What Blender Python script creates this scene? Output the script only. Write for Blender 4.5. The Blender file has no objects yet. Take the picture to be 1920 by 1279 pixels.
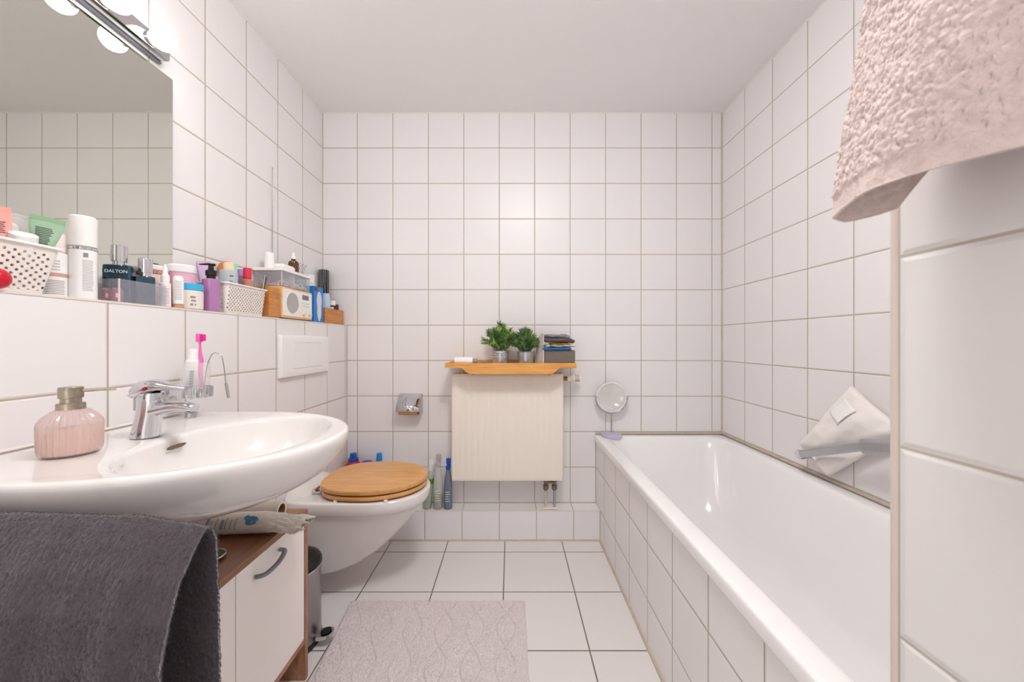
import bpy, bmesh, math, random
import numpy as np
from mathutils import Vector, Matrix, noise
random.seed(7)
PI = math.pi
SC = bpy.context.scene
COL = SC.collection

# ------------------------------------------------------------------ camera, world, exposure
EYE = 1.068
cd = bpy.data.cameras.new('camera'); cam = bpy.data.objects.new('camera', cd); COL.objects.link(cam)
cam.location = (0, 0, EYE); cam.rotation_euler = (PI/2, 0, 0)
cd.sensor_width = 36; cd.lens = 36*693/1920; cd.shift_x = 2/1920; cd.shift_y = 1.5/1920
cd.clip_start = 0.02
cd.dof.use_dof = True; cd.dof.focus_distance = 1.6; cd.dof.aperture_fstop = 6.3
SC.camera = cam
SC.view_settings.view_transform = 'Standard'; SC.view_settings.look = 'None'
SC.view_settings.gamma = 1; SC.view_settings.use_curve_mapping = False
SC.view_settings.exposure = 0.99
w = bpy.data.worlds.new('world'); SC.world = w; w.use_nodes = True
w.node_tree.nodes['Background'].inputs[0].default_value = (1.0, 0.99, 1.0, 1)
w.node_tree.nodes['Background'].inputs[1].default_value = 0.85  # white background light, added as soft frontal fill through the rear doorway
SC.cycles.max_bounces = 14; SC.cycles.diffuse_bounces = 8; SC.cycles.glossy_bounces = 6
SC.cycles.transmission_bounces = 10; SC.cycles.transparent_max_bounces = 16
SC.cycles.use_denoising = True

LAMP_BULB = 7.5      # radiance of the mirror lamp's globes
LAMP_CEIL = 26.5      # radiance of the ceiling lamp

# ------------------------------------------------------------------ helpers: objects
def root_loc(p):
    while p.parent: p = p.parent
    return p.location.copy()

def obj(name, bm, m, parent=None, world=False, smooth=True, label=None, kind=None, subd=0, solid=0, angle=40):
    me = bpy.data.meshes.new(name)
    if isinstance(bm, bmesh.types.BMesh):
        if parent and world: bmesh.ops.translate(bm, verts=bm.verts, vec=-root_loc(parent))
        bm.to_mesh(me); bm.free()
    else:                                   # (verts, faces) arrays
        v, f = bm
        if parent and world: v = np.asarray(v) - np.array(root_loc(parent))
        me.from_pydata([tuple(a) for a in v], [], f)
    if isinstance(m, (list, tuple)):
        for x in m: me.materials.append(x)
    else: me.materials.append(m)
    if smooth:
        me.polygons.foreach_set('use_smooth', [True]*len(me.polygons))
        me.set_sharp_from_angle(angle=math.radians(angle))
    o = bpy.data.objects.new(name, me); COL.objects.link(o)
    if parent: o.parent = parent
    if label: o['label'] = label
    if kind: o['kind'] = kind
    if solid:
        s = o.modifiers.new('solid', 'SOLIDIFY'); s.thickness = solid; s.offset = 0
    if isinstance(me, bpy.types.Mesh) and smooth and angle < 60 and not subd and len(me.polygons) < 4000:
        wn = o.modifiers.new('wn', 'WEIGHTED_NORMAL'); wn.keep_sharp = True; wn.weight = 100
    if subd:
        s = o.modifiers.new('sub', 'SUBSURF'); s.levels = subd; s.render_levels = subd
    return o

def tag(o, label, cat, group=None, kind=None):
    o['label'] = label; o['category'] = cat
    if group: o['group'] = group
    if kind: o['kind'] = kind
    return o

def thing(name, label, cat, loc=(0, 0, 0), rotz=0, group=None, rot=None):
    o = bpy.data.objects.new(name, None); COL.objects.link(o)
    o.empty_display_size = 0.05
    o.location = loc; o.rotation_euler = rot if rot else (0, 0, rotz)
    return tag(o, label, cat, group)

def struct(name, bm, m, **k):
    o = obj(name, bm, m, **k); o['kind'] = 'structure'; return o

# ------------------------------------------------------------------ helpers: shapes
def BM(): return bmesh.new()

def box(bm, x0, x1, y0, y1, z0, z1, bev=0, seg=2, mi=0):
    c = Vector(((x0+x1)/2, (y0+y1)/2, (z0+z1)/2))
    r = bmesh.ops.create_cube(bm, size=1)
    vs = r['verts']
    for v in vs:
        v.co = Vector((v.co.x*abs(x1-x0), v.co.y*abs(y1-y0), v.co.z*abs(z1-z0))) + c
    fs = {f for v in vs for f in v.link_faces}
    for f in fs: f.material_index = mi
    if bev:
        es = {e for v in vs for e in v.link_edges}
        bmesh.ops.bevel(bm, geom=list(es), offset=bev, segments=seg, profile=0.6, affect='EDGES')
    return bm

def lathe(bm, prof, c=(0, 0, 0), n=40, mi=0, ax='z', rib=0, ribn=0, ribz=None):
    """prof: list of (r, z); r=0 ends are closed."""
    rings = []
    for r, z in prof:
        if r <= 1e-6:
            p = [(0, 0, z)]
        else:
            p = []
            for k in range(n):
                t = 2*PI*k/n
                rr = r
                if rib and (ribz is None or ribz[0] <= z <= ribz[1]): rr = r - rib*(0.5-0.5*math.cos(ribn*t))
                p.append((rr*math.cos(t), rr*math.sin(t), z))
        out = []
        for q in p:
            if ax == 'x': q = (q[2], q[0], q[1])
            elif ax == 'y': q = (q[0], q[2], q[1])
            out.append(bm.verts.new((q[0]+c[0], q[1]+c[1], q[2]+c[2])))
        rings.append(out)
    for a, b in zip(rings, rings[1:]):
        la, lb = len(a), len(b)
        if la == 1 and lb == 1: continue
        for k in range(n):
            k2 = (k+1) % n
            if la == 1: f = [a[0], b[k2], b[k]]
            elif lb == 1: f = [a[k], a[k2], b[0]]
            else: f = [a[k], a[k2], b[k2], b[k]]
            try: bm.faces.new(f).material_index = mi
            except ValueError: pass
    bmesh.ops.recalc_face_normals(bm, faces=bm.faces)
    return bm

def tube(bm, pts, r, n=12, cap=True, flat=1.0, closed=False):
    """a round (or flattened) tube along pts; r is one radius or a list."""
    P = [Vector(p) for p in pts]; N = len(P)
    R = r if isinstance(r, (list, tuple)) else [r]*N
    up = None; rings = []
    for i, p in enumerate(P):
        if closed: d = (P[(i+1) % N]-P[i-1]).normalized()
        else: d = (P[min(i+1, N-1)]-P[max(i-1, 0)]).normalized()
        if up is None:
            up = Vector((0, 0, 1)) if abs(d.z) < 0.9 else Vector((1, 0, 0))
        s = d.cross(up).normalized(); up = s.cross(d).normalized()
        rings.append([bm.verts.new(p + s*math.cos(2*PI*k/n)*R[i] + up*math.sin(2*PI*k/n)*R[i]*flat) for k in range(n)])
    prs = list(zip(rings, rings[1:])) + ([(rings[-1], rings[0])] if closed else [])
    for a, b in prs:
        for k in range(n): bm.faces.new([a[k], a[(k+1) % n], b[(k+1) % n], b[k]])
    if cap and not closed:
        bm.faces.new(rings[0][::-1]); bm.faces.new(rings[-1])
    return bm

def spline(pts, m=8):
    P = [Vector(p) for p in pts]; out = []
    for i in range(len(P)-1):
        a = P[max(i-1, 0)]; b = P[i]; c = P[i+1]; d = P[min(i+2, len(P)-1)]
        for k in range(m):
            t = k/m
            out.append(0.5*((2*b)+(c-a)*t+(2*a-5*b+4*c-d)*t*t+(3*b-a-3*c+d)*t**3))
    out.append(P[-1]); return out

def loft(bm, rings, closed=True, cap0=False, cap1=False):
    R = [[bm.verts.new(p) for p in r] for r in rings]
    n = len(R[0])
    for a, b in zip(R, R[1:]):
        for k in range(n if closed else n-1):
            bm.faces.new([a[k], a[(k+1) % n], b[(k+1) % n], b[k]])
    if cap0: bm.faces.new(R[0][::-1])
    if cap1: bm.faces.new(R[-1])
    return bm

def prism(bm, pts, vec, bev=0):
    """polygon extruded along vec"""
    vs = [bm.verts.new(p) for p in pts]
    f = bm.faces.new(vs)
    r = bmesh.ops.extrude_face_region(bm, geom=[f])
    nv = [g for g in r['geom'] if isinstance(g, bmesh.types.BMVert)]
    bmesh.ops.translate(bm, verts=nv, vec=vec)
    bmesh.ops.recalc_face_normals(bm, faces=bm.faces)
    if bev:
        bmesh.ops.bevel(bm, geom=list({e for v in vs+nv for e in v.link_edges}), offset=bev, segments=2, affect='EDGES')
    return bm

def gridv(nu, nv, F):
    """F(U,V) on numpy grids -> X,Y,Z; returns verts, faces"""
    u = np.linspace(0, 1, nu); v = np.linspace(0, 1, nv)
    U, V = np.meshgrid(u, v, indexing='ij')
    X, Y, Z = F(U, V)
    vs = np.stack([X.ravel(), Y.ravel(), Z.ravel()], 1)
    fs = [(i*nv+j, (i+1)*nv+j, (i+1)*nv+j+1, i*nv+j+1) for i in range(nu-1) for j in range(nv-1)]
    return vs, fs

def vn(x, y, seed=0):
    """smooth value noise in -1..1 on numpy arrays"""
    rs = np.random.RandomState(seed); T = rs.rand(256, 256)*2-1
    xi = np.floor(x).astype(int); yi = np.floor(y).astype(int)
    fx = x-xi; fy = y-yi; fx = fx*fx*(3-2*fx); fy = fy*fy*(3-2*fy)
    g = lambda a, b: T[a % 256, b % 256]
    return (g(xi, yi)*(1-fx)+g(xi+1, yi)*fx)*(1-fy)+(g(xi, yi+1)*(1-fx)+g(xi+1, yi+1)*fx)*fy

def interp(pts, t):
    """pts list of tuples with first entry = key"""
    a = np.array(pts, float)
    return [np.interp(t, a[:, 0], a[:, k]) for k in range(1, a.shape[1])]

# ------------------------------------------------------------------ helpers: materials
def lin(h):
    if isinstance(h, str):
        h = h.lstrip('#'); c = [int(h[i:i+2], 16)/255 for i in (0, 2, 4)]
        return tuple((x/12.92 if x <= .04045 else ((x+.055)/1.055)**2.4) for x in c) + (1,)
    return tuple(h) + (1,)

def new_mat(name):
    m = bpy.data.materials.new(name); m.use_nodes = True
    nt = m.node_tree; b = nt.nodes['Principled BSDF']
    return m, nt, b

def nd(nt, t, **k):
    n = nt.nodes.new(t)
    for a, v in k.items():
        if a == 'inp':
            for i, x in v.items(): n.inputs[i].default_value = x
        else: setattr(n, a, v)
    return n

def pm(name, col, rough=.4, metal=0, alpha=1, trans=0, ior=1.45, coat=0, emit=0, spec=.5, sheen=0,
       vary=0, vscale=20, bump=0, bscale=200, stretch=(1, 1, 1), col2=None, thin=False):
    m, nt, b = new_mat(name)
    b.inputs['Base Color'].default_value = lin(col); b.inputs['Roughness'].default_value = rough
    b.inputs['Metallic'].default_value = metal; b.inputs['Alpha'].default_value = alpha
    b.inputs['Transmission Weight'].default_value = trans; b.inputs['IOR'].default_value = ior
    b.inputs['Coat Weight'].default_value = coat; b.inputs['Coat Roughness'].default_value = .05
    b.inputs['Specular IOR Level'].default_value = spec
    b.inputs['Sheen Weight'].default_value = sheen
    if emit:
        b.inputs['Emission Color'].default_value = lin(col); b.inputs['Emission Strength'].default_value = emit
    tc = nd(nt, 'ShaderNodeTexCoord'); mp = nd(nt, 'ShaderNodeMapping'); mp.inputs['Scale'].default_value = stretch
    nt.links.new(tc.outputs['Object'], mp.inputs[0])
    if vary:
        n = nd(nt, 'ShaderNodeTexNoise', inp={'Scale': vscale, 'Detail': 5})
        nt.links.new(mp.outputs[0], n.inputs['Vector'])
        r = nd(nt, 'ShaderNodeValToRGB')
        c = lin(col); d = lin(col2) if col2 else tuple(x*(1-vary) for x in c[:3])+(1,)
        r.color_ramp.elements[0].position = .35; r.color_ramp.elements[0].color = d
        r.color_ramp.elements[1].position = .65; r.color_ramp.elements[1].color = c
        nt.links.new(n.outputs['Fac'], r.inputs[0]); nt.links.new(r.outputs[0], b.inputs['Base Color'])
    if bump:
        n = nd(nt, 'ShaderNodeTexNoise', inp={'Scale': bscale, 'Detail': 3})
        nt.links.new(mp.outputs[0], n.inputs['Vector'])
        u = nd(nt, 'ShaderNodeBump', inp={'Strength': bump, 'Distance': .002})
        nt.links.new(n.outputs['Fac'], u.inputs['Height']); nt.links.new(u.outputs[0], b.inputs['Normal'])
    return m

def mth(nt, op, a, b=None, c=None):
    n = nd(nt, 'ShaderNodeMath', operation=op)
    for i, v in enumerate((a, b, c)):
        if v is None: continue
        if isinstance(v, (int, float)): n.inputs[i].default_value = v
        else: nt.links.new(v, n.inputs[i])
    return n.outputs[0]

def tile_mat(name, au, ou, pu, av, ov, pv, grout='#b6a999', tile='#e6e1de', gw=.004, rough=.34, bump=1.0, speck=0, groove=.004):
    m, nt, b = new_mat(name); b.inputs['Specular IOR Level'].default_value = .3
    g = nd(nt, 'ShaderNodeNewGeometry'); s = nd(nt, 'ShaderNodeSeparateXYZ')
    nt.links.new(g.outputs['Position'], s.inputs[0])
    du = mth(nt, 'PINGPONG', mth(nt, 'SUBTRACT', s.outputs[au], ou), pu/2)
    dv = mth(nt, 'PINGPONG', mth(nt, 'SUBTRACT', s.outputs[av], ov), pv/2)
    d = mth(nt, 'SMOOTH_MIN', du, dv, .001)
    mr = nd(nt, 'ShaderNodeMapRange', interpolation_type='SMOOTHSTEP', inp={1: gw/2-.0006, 2: gw/2+.0006})
    nt.links.new(d, mr.inputs[0])
    # slight tone differences from tile to tile
    cu = mth(nt, 'FLOOR', mth(nt, 'DIVIDE', mth(nt, 'SUBTRACT', s.outputs[au], ou), pu))
    cv = mth(nt, 'FLOOR', mth(nt, 'DIVIDE', mth(nt, 'SUBTRACT', s.outputs[av], ov), pv))
    cb = nd(nt, 'ShaderNodeCombineXYZ'); nt.links.new(cu, cb.inputs[0]); nt.links.new(cv, cb.inputs[1])
    wn = nd(nt, 'ShaderNodeTexWhiteNoise', noise_dimensions='3D'); nt.links.new(cb.outputs[0], wn.inputs[0])
    tv = nd(nt, 'ShaderNodeMix', data_type='RGBA')
    t = lin(tile); tv.inputs[6].default_value = tuple(x*.975 for x in t[:3])+(1,); tv.inputs[7].default_value = t
    nt.links.new(wn.outputs['Value'], tv.inputs[0])
    src = tv.outputs[2]
    if speck:
        n = nd(nt, 'ShaderNodeTexNoise', inp={'Scale': 420, 'Detail': 2})
        nt.links.new(g.outputs['Position'], n.inputs['Vector'])
        r = nd(nt, 'ShaderNodeMapRange', inp={1: .35, 2: .65, 3: 1-speck, 4: 1}); nt.links.new(n.outputs['Fac'], r.inputs[0])
        mx = nd(nt, 'ShaderNodeMix', data_type='RGBA', blend_type='MULTIPLY'); mx.inputs[0].default_value = 1
        nt.links.new(src, mx.inputs[6]); nt.links.new(r.outputs[0], mx.inputs[7]); src = mx.outputs[2]
    n2 = nd(nt, 'ShaderNodeTexNoise', inp={'Scale': 9, 'Detail': 4}); nt.links.new(g.outputs['Position'], n2.inputs['Vector'])
    gv = nd(nt, 'ShaderNodeMix', data_type='RGBA'); q = lin(grout)
    gv.inputs[6].default_value = tuple(x*.8 for x in q[:3])+(1,); gv.inputs[7].default_value = tuple(min(1, x*1.2) for x in q[:3])+(1,)
    nt.links.new(n2.outputs['Fac'], gv.inputs[0])
    mx = nd(nt, 'ShaderNodeMix', data_type='RGBA')
    nt.links.new(mr.outputs[0], mx.inputs[0]); nt.links.new(gv.outputs[2], mx.inputs[6]); nt.links.new(src, mx.inputs[7])
    nt.links.new(mx.outputs[2], b.inputs['Base Color'])
    rr = nd(nt, 'ShaderNodeMapRange', inp={3: .8, 4: rough}); nt.links.new(mr.outputs[0], rr.inputs[0])
    nt.links.new(rr.outputs[0], b.inputs['Roughness'])
    hr = nd(nt, 'ShaderNodeMapRange', interpolation_type='SMOOTHERSTEP', inp={1: gw/2-.0008, 2: gw/2+groove})
    nt.links.new(d, hr.inputs[0])
    wob = nd(nt, 'ShaderNodeTexNoise', inp={'Scale': 6, 'Detail': 1}); nt.links.new(g.outputs['Position'], wob.inputs['Vector'])
    h = mth(nt, 'ADD', hr.outputs[0], mth(nt, 'MULTIPLY', wob.outputs['Fac'], .16))
    u = nd(nt, 'ShaderNodeBump', inp={'Strength': bump, 'Distance': .0012})
    nt.links.new(h, u.inputs['Height']); nt.links.new(u.outputs[0], b.inputs['Normal'])
    return m

def wood_mat(name, c1, c2, scale=(1, 12, 12), rough=.35, dist=2.0, sc=6):
    m, nt, b = new_mat(name)
    tc = nd(nt, 'ShaderNodeTexCoord'); mp = nd(nt, 'ShaderNodeMapping'); mp.inputs['Scale'].default_value = scale
    nt.links.new(tc.outputs['Object'], mp.inputs[0])
    n = nd(nt, 'ShaderNodeTexNoise', inp={'Scale': sc, 'Detail': 8, 'Roughness': .65, 'Distortion': dist*.2})
    nt.links.new(mp.outputs[0], n.inputs['Vector'])
    r = nd(nt, 'ShaderNodeValToRGB')
    r.color_ramp.elements[0].position = .3; r.color_ramp.elements[0].color = lin(c1)
    r.color_ramp.elements[1].position = .7; r.color_ramp.elements[1].color = lin(c2)
    nt.links.new(n.outputs['Fac'], r.inputs[0]); nt.links.new(r.outputs[0], b.inputs['Base Color'])
    b.inputs['Roughness'].default_value = rough
    u = nd(nt, 'ShaderNodeBump', inp={'Strength': .08, 'Distance': .001})
    nt.links.new(n.outputs['Fac'], u.inputs['Height']); nt.links.new(u.outputs[0], b.inputs['Normal'])
    return m

M = {}
TILE = '#e8e5e5'
CER = '#e4e0de'
M['ceramic'] = pm('white_ceramic', CER, .08, coat=.6)
M['enamel'] = pm('white_enamel', '#f0eeee', .12, coat=.5)
M['chrome'] = pm('chrome', '#d4d4d8', .07, metal=1)
M['chrome_soft'] = pm('satin_chrome', '#b9b9bd', .22, metal=1)
M['steel'] = pm('brushed_steel', '#a7a5a4', .3, metal=1, bump=.1, bscale=60, stretch=(1, 1, 30))
M['pewter'] = pm('antique_pewter', '#b9ae9c', .28, metal=1, vary=.25, vscale=90)
M['grey_metal'] = pm('grey_handle_metal', '#8b8d94', .4, metal=.7)
M['caulk'] = pm('grey_beige_caulk', '#c3b8aa', .6, vary=.12, vscale=30)
M['caulk_white'] = pm('white_caulk', '#e6e0d8', .5)
M['profile'] = pm('white_plastic_profile', '#ded6cf', .3)
M['plaster'] = pm('white_plaster', '#f0eeee', .8, bump=.35, bscale=260)
M['white'] = pm('white_plastic', '#eeeceb', .3)
M['white_gloss'] = pm('glossy_white_plastic', '#efeded', .15, coat=.4)
M['door_white'] = pm('white_laminate', '#f3eeea', .35)
M['cream'] = pm('cream_radiator_enamel', '#eee5da', .35)
M['black'] = pm('black_plastic', '#151414', .3)
M['dark'] = pm('dark_cavity', '#1a1714', .7)
M['clear'] = pm('clear_acrylic', '#f3f6f8', .04, alpha=.16, spec=.8)
M['clear_edge'] = pm('clear_acrylic_edge', '#f3f3f2', .1, alpha=.6, spec=.8)
M['smoke'] = pm('smoky_acrylic', '#c9cad6', .06, alpha=.2, spec=.8)
M['glass'] = pm('drinking_glass', '#f5f5f3', .04, alpha=.2, spec=.9)
M['lilac_clear'] = pm('lilac_tinted_acrylic', '#d9d4ea', .05, alpha=.55, spec=.9)
M['oak'] = wood_mat('walnut_laminate', '#7a5138', '#9e7150', scale=(12, 1.2, 12), rough=.35)
M['oak_edge'] = wood_mat('walnut_edge', '#916146', '#b58768', scale=(14, 2, 3), rough=.4)
M['bamboo'] = wood_mat('bamboo_x', '#d08c3e', '#eab062', scale=(1.2, 14, 14), rough=.35)
M['lid_wood'] = wood_mat('bamboo_lid', '#c98c4a', '#e3b276', scale=(1.6, 13, 9), rough=.28, sc=5)
M['bamboo_y'] = wood_mat('bamboo_y', '#b06c2c', '#d6944f', scale=(14, 1.5, 14), rough=.4)
M['pale_wood'] = wood_mat('pale_birch', '#e0ac72', '#f1c996', scale=(14, 1.5, 8), rough=.4)
M['mirror'] = pm('mirror_silver', '#d9dad2', .0, metal=1)
M['print'] = pm('grey_print', '#8f8c8b', .6)
M['print_dark'] = pm('dark_print', '#4a4a4c', .6)
M['amber'] = pm('amber_glass', '#5a3206', .06, coat=.5, alpha=.93)
M['teal_glass'] = pm('teal_glass', '#0f3f52', .06, coat=.8, alpha=.96, vary=.3, vscale=30)
M['tissue'] = pm('embossed_paper', '#e6ddd0', .9, bump=.6, bscale=220)

# ------------------------------------------------------------------ the room
XL, XU, XR, YB, ZC = -.926, -1.0616, 1.191, 2.084, 2.361   # lower and upper left wall, right wall, back wall, ceiling
YF = -1.0
def slab(x0, x1, y0, y1, z0, z1): return box(BM(), x0, x1, y0, y1, z0, z1)

struct('floor', slab(XU-.3, XR+.1, YF-.1, YB+.1, -.08, 0),
       tile_mat('floor_tiles', 0, -.032, .3045, 1, 1.278, .3, grout='#6f6356', tile='#e4e0df', gw=.0042, rough=.35, speck=.09))
struct('ceiling', slab(XU-.1, XR+.1, YF-.1, YB+.1, ZC, ZC+.08), M['plaster'])
struct('wall_back', slab(XU-.1, XR+.1, YB, YB+.1, 0, ZC),
       tile_mat('back_wall_tiles', 0, -.866, .2, 2, .161, .2, tile=TILE))
struct('wall_left', slab(XU-.1, XU, YF, YB, 0, ZC),
       tile_mat('left_wall_tiles', 1, 1.884, .2, 2, .161, .2, tile=TILE))
struct('wall_right', slab(XR, XR+.1, YF, YB, 0, ZC),
       tile_mat('right_wall_tiles', 1, 1.884, .2, 2, .161, .2, tile=TILE))
struct('wall_lower_left', box(BM(), XU, XL, YF, YB, 0, 1.158),
       tile_mat('lower_left_wall_tiles', 1, 1.864, .203, 2, .161, .2, tile=TILE))
# partition wall at the foot of the bath, right beside the camera
struct('wall_partition', slab(.410, .50, YF, .392, 0, ZC),
       tile_mat('partition_tiles', 1, .3905, .2, 2, .1575, .2, tile='#e8e5e4', grout='#bfb3a8', gw=.0032, groove=.006, bump=1.0))
# wall behind the camera with an unseen open doorway, added to let in world light as fill
pw_ = pm('painted_wall', '#e6e0da', .7)
struct('wall_rear', slab(XU-.1, -.82, YF-.1, YF, 0, ZC), pw_)
struct('wall_rear_right', slab(.22, XR+.1, YF-.1, YF, 0, ZC), pw_)
struct('wall_rear_top', slab(-.82, .22, YF-.1, YF, 2.08, ZC), pw_)
# step along the back wall
struct('wall_step', slab(XL, .482, 1.984, YB, 0, .1595),
       tile_mat('step_tiles', 0, -.063, .2, 2, -.5, 2.0, tile=TILE))
# tiled panel of the bath and its end
struct('wall_bath_panel', slab(.480, .50, .39, YB, 0, .500),
       tile_mat('bath_panel_tiles', 1, .10, .2, 2, .161, .2, tile='#ece9e8', grout='#b1a597'))
# door leaf, swung open outwards
b = BM(); box(b, .17, .21, YF-1.06, YF-.10, 0, 2.06, .004)
d = struct('door_1', b, pm('door_paint', '#e9e4df', .4))
b = BM(); tube(b, [(.17, YF-.98, 1.02), (.12, YF-.98, 1.02), (.12, YF-.86, 1.02)], .009); obj('door_handle', b, M['chrome_soft'], d)

# trims: plastic edge strips and caulk joints
tn = [0]
def trim(bm, m):
    tn[0] += 1
    return struct('trim_%d' % tn[0], bm, m)
trim(box(BM(), XL-.008, XL+.0015, YF, YB, 1.157, 1.1625, .0012), M['profile'])           # ledge edge
trim(box(BM(), XL, .482, 1.9825, 1.99, .157, .1618, .0012), M['profile'])               # step edge
b = BM(); tube(b, [(.4165, .3955, 0), (.4165, .3955, ZC)], .0075, n=24)                 # rounded corner profile of the partition
trim(b, pm('corner_profile', '#d9cdc3', .35))
def bead(p, q, r=.005, m='caulk'):
    return trim(tube(BM(), [p, q], r, n=8), M[m])
bead((XL, YB, .16), (XL, YB, 1.16), .0045)
bead((XU, YB, 1.16), (XU, YB, ZC), .003)
bead((XR, YB, .55), (XR, YB, ZC), .006)
bead((XL, 1.984, 0), (.48, 1.984, 0), .007)
bead((.48, .39, 0), (.48, 1.984, 0), .009)
bead((XL, YB, .16), (.48, YB, .16), .004)
bead((.480, YB, .16), (.480, YB, .50), .0045)
bead((.480, 1.984, 0), (.480, 1.984, .16), .004)
bead((XL, YF, 0), (XL, 1.984, 0), .006)
bead((XU, YB, ZC), (XR, YB, ZC), .004, 'caulk_white')
bead((XU, YF, ZC), (XU, YB, ZC), .004, 'caulk_white')
bead((XR, YF, ZC), (XR, YB, ZC), .004, 'caulk_white')
bead((.476, YB, .552), (XR, YB, .552), .007)
bead((XR, .40, .552), (XR, YB, .552), .007)
bead((XL, .57, .868), (XL, 1.03, .868), .0035, 'caulk_white')

# ceiling lamp (out of the frame; its reflection shows in the tiles of the back wall)
t = thing('ceiling_lamp', 'round white ceiling lamp above the middle of the bathroom', 'lamp', (.14, .60, ZC))
b = BM(); lathe(b, [(0, 0), (.18, 0), (.18, -.02), (.17, -.022), (0, -.022)]); obj('lamp_base', b, M['white'], t)
m_, nt_, b_ = new_mat('lit_diffuser'); b_.inputs['Base Color'].default_value = lin('#ffffff')
b_.inputs['Emission Color'].default_value = (1, .985, .975, 1); b_.inputs['Emission Strength'].default_value = LAMP_CEIL
b = BM(); lathe(b, [(.175, -.022), (.176, -.045), (.150, -.085), (.09, -.105), (0, -.112)]); obj('lamp_shade', b, m_, t)

# ------------------------------------------------------------------ bathtub
def rrect(x0, x1, y0, y1, r, n=10, z=0):
    P = []
    for cx, cy, a0 in ((x1-r, y1-r, 0), (x0+r, y1-r, 90), (x0+r, y0+r, 180), (x1-r, y0+r, 270)):
        for k in range(n+1):
            a = math.radians(a0+90*k/n); P.append((cx+r*math.cos(a), cy+r*math.sin(a), z))
    return P
bt = thing('bathtub', 'long white enamel bathtub built in behind a tiled panel', 'bathtub', (.83, 1.24, 0))
R = []
for x0, x1, y0, y1, r, z in ((.4845, XR-.003, .404, YB-.003, .008, .508), (.4705, XR-.003, .404, YB-.003, .012, .508), (.4690, XR-.003, .404, YB-.003, .014, .512),
                             (.4690, XR-.003, .404, YB-.003, .014, .538), (.4715, XR-.004, .405, YB-.004, .014, .5445), (.478, XR-.008, .41, YB-.008, .016, .5475),
                             (.522, 1.144, .455, 2.035, .085, .5470), (.531, 1.135, .465, 2.025, .09, .5440), (.538, 1.128, .475, 2.016, .10, .534),
                             (.545, 1.120, .49, 2.003, .11, .50), (.560, 1.105, .53, 1.965, .13, .40), (.580, 1.085, .58, 1.915, .15, .28),
                             (.600, 1.065, .63, 1.86, .16, .19), (.640, 1.025, .70, 1.80, .16, .152), (.70, .965, .80, 1.70, .12, .143), (.80, .87, 1.1, 1.4, .03, .141)):
    R.append(rrect(x0, x1, y0, y1, r, z=z))
b = BM(); loft(b, R, cap1=True); bmesh.ops.recalc_face_normals(b, faces=b.faces)
obj('tub_shell', b, M['enamel'], bt, world=True, subd=1, angle=70)
b = BM(); lathe(b, [(0, .004), (.028, .004), (.033, 0)], c=(.83, 1.62, .145)); obj('drain', b, M['chrome'], bt, world=True)

# ------------------------------------------------------------------ wash basin
CY = .80
def outer(th, s=1.0, z=0, cx=-.72):
    c, sn = math.cos(th), math.sin(th)
    if c >= 0: x, y = .348*c, .28*sn
    else:
        e = 2/8
        x = -.203*(abs(c)**e); y = .28*math.copysign(abs(sn)**e, sn)*1.0
    return [max(XL+.002, cx+x*s), CY+y*s, z]
def inner(th, s, z):
    c, sn = math.cos(th), math.sin(th); e = 1
    a = .1525
    cc = math.copysign(abs(c)**e, c); ss = math.copysign(abs(sn)**e, sn)
    return [-.5805+a*cc*s, CY+.218*ss*s, z]
N = 128; TH = []
for k in range(N): TH.append(2*PI*k/N)
wb = thing('wash_basin', 'wide rounded white ceramic wash basin on the left wall', 'sink', (XL, CY, .68))
R = [[inner(t, s, z) for t in TH] for s, z in ((.06, .752), (.3, .754), (.55, .760), (.75, .776), (.88, .800), (.955, .83), (.985, .848), (1.005, .858), (1.03, .8635))]
def mix(a, b_, k): return [[p[i]*(1-k)+q[i]*k for i in range(3)] for p, q in zip(a, b_)]
rim = [outer(t, .965, .866) for t in TH]
R.append(mix(R[-1], rim, .5)); R.append(rim)
for s, z in ((.985, .8655), (.997, .862), (1.002, .856), (1.0, .846), (.988, .832), (.958, .812), (.905, .790), (.825, .768), (.71, .749), (.57, .734), (.40, .724), (.2, .719), (.05, .718)):
    R.append([outer(t, s, z) for t in TH])
b = BM(); loft(b, R, cap0=True, cap1=True); bmesh.ops.recalc_face_normals(b, faces=b.faces)
obj('basin', b, M['ceramic'], wb, world=True, angle=80, subd=1)
# overflow slot on the rear wall of the bowl
b = BM(); P = [(.018*math.cos(a)+(.010 if math.cos(a) > 0 else -.010), 0, .0055*math.sin(a)) for a in [2*PI*k/24 for k in range(24)]]
P = [(x*.75, y, z) for x, y, z in P]
vs = [b.verts.new((-.7180+p[2]*.55, CY-.004+p[0], .843+p[2]*.9)) for p in P]; b.faces.new(vs)
r_ = bmesh.ops.extrude_face_region(b, geom=list(b.faces)); bmesh.ops.translate(b, verts=[g for g in r_['geom'] if isinstance(g, bmesh.types.BMVert)], vec=(-.004, 0, 0))
obj('overflow_slot', b, pm('overflow_bronze', '#6e5d45', .4, metal=.6), wb, world=True)
b = BM(); lathe(b, [(0, .005), (.02, .004), (.026, 0)], c=(-.578, CY, .753)); obj('drain', b, M['chrome'], wb, world=True)

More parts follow.
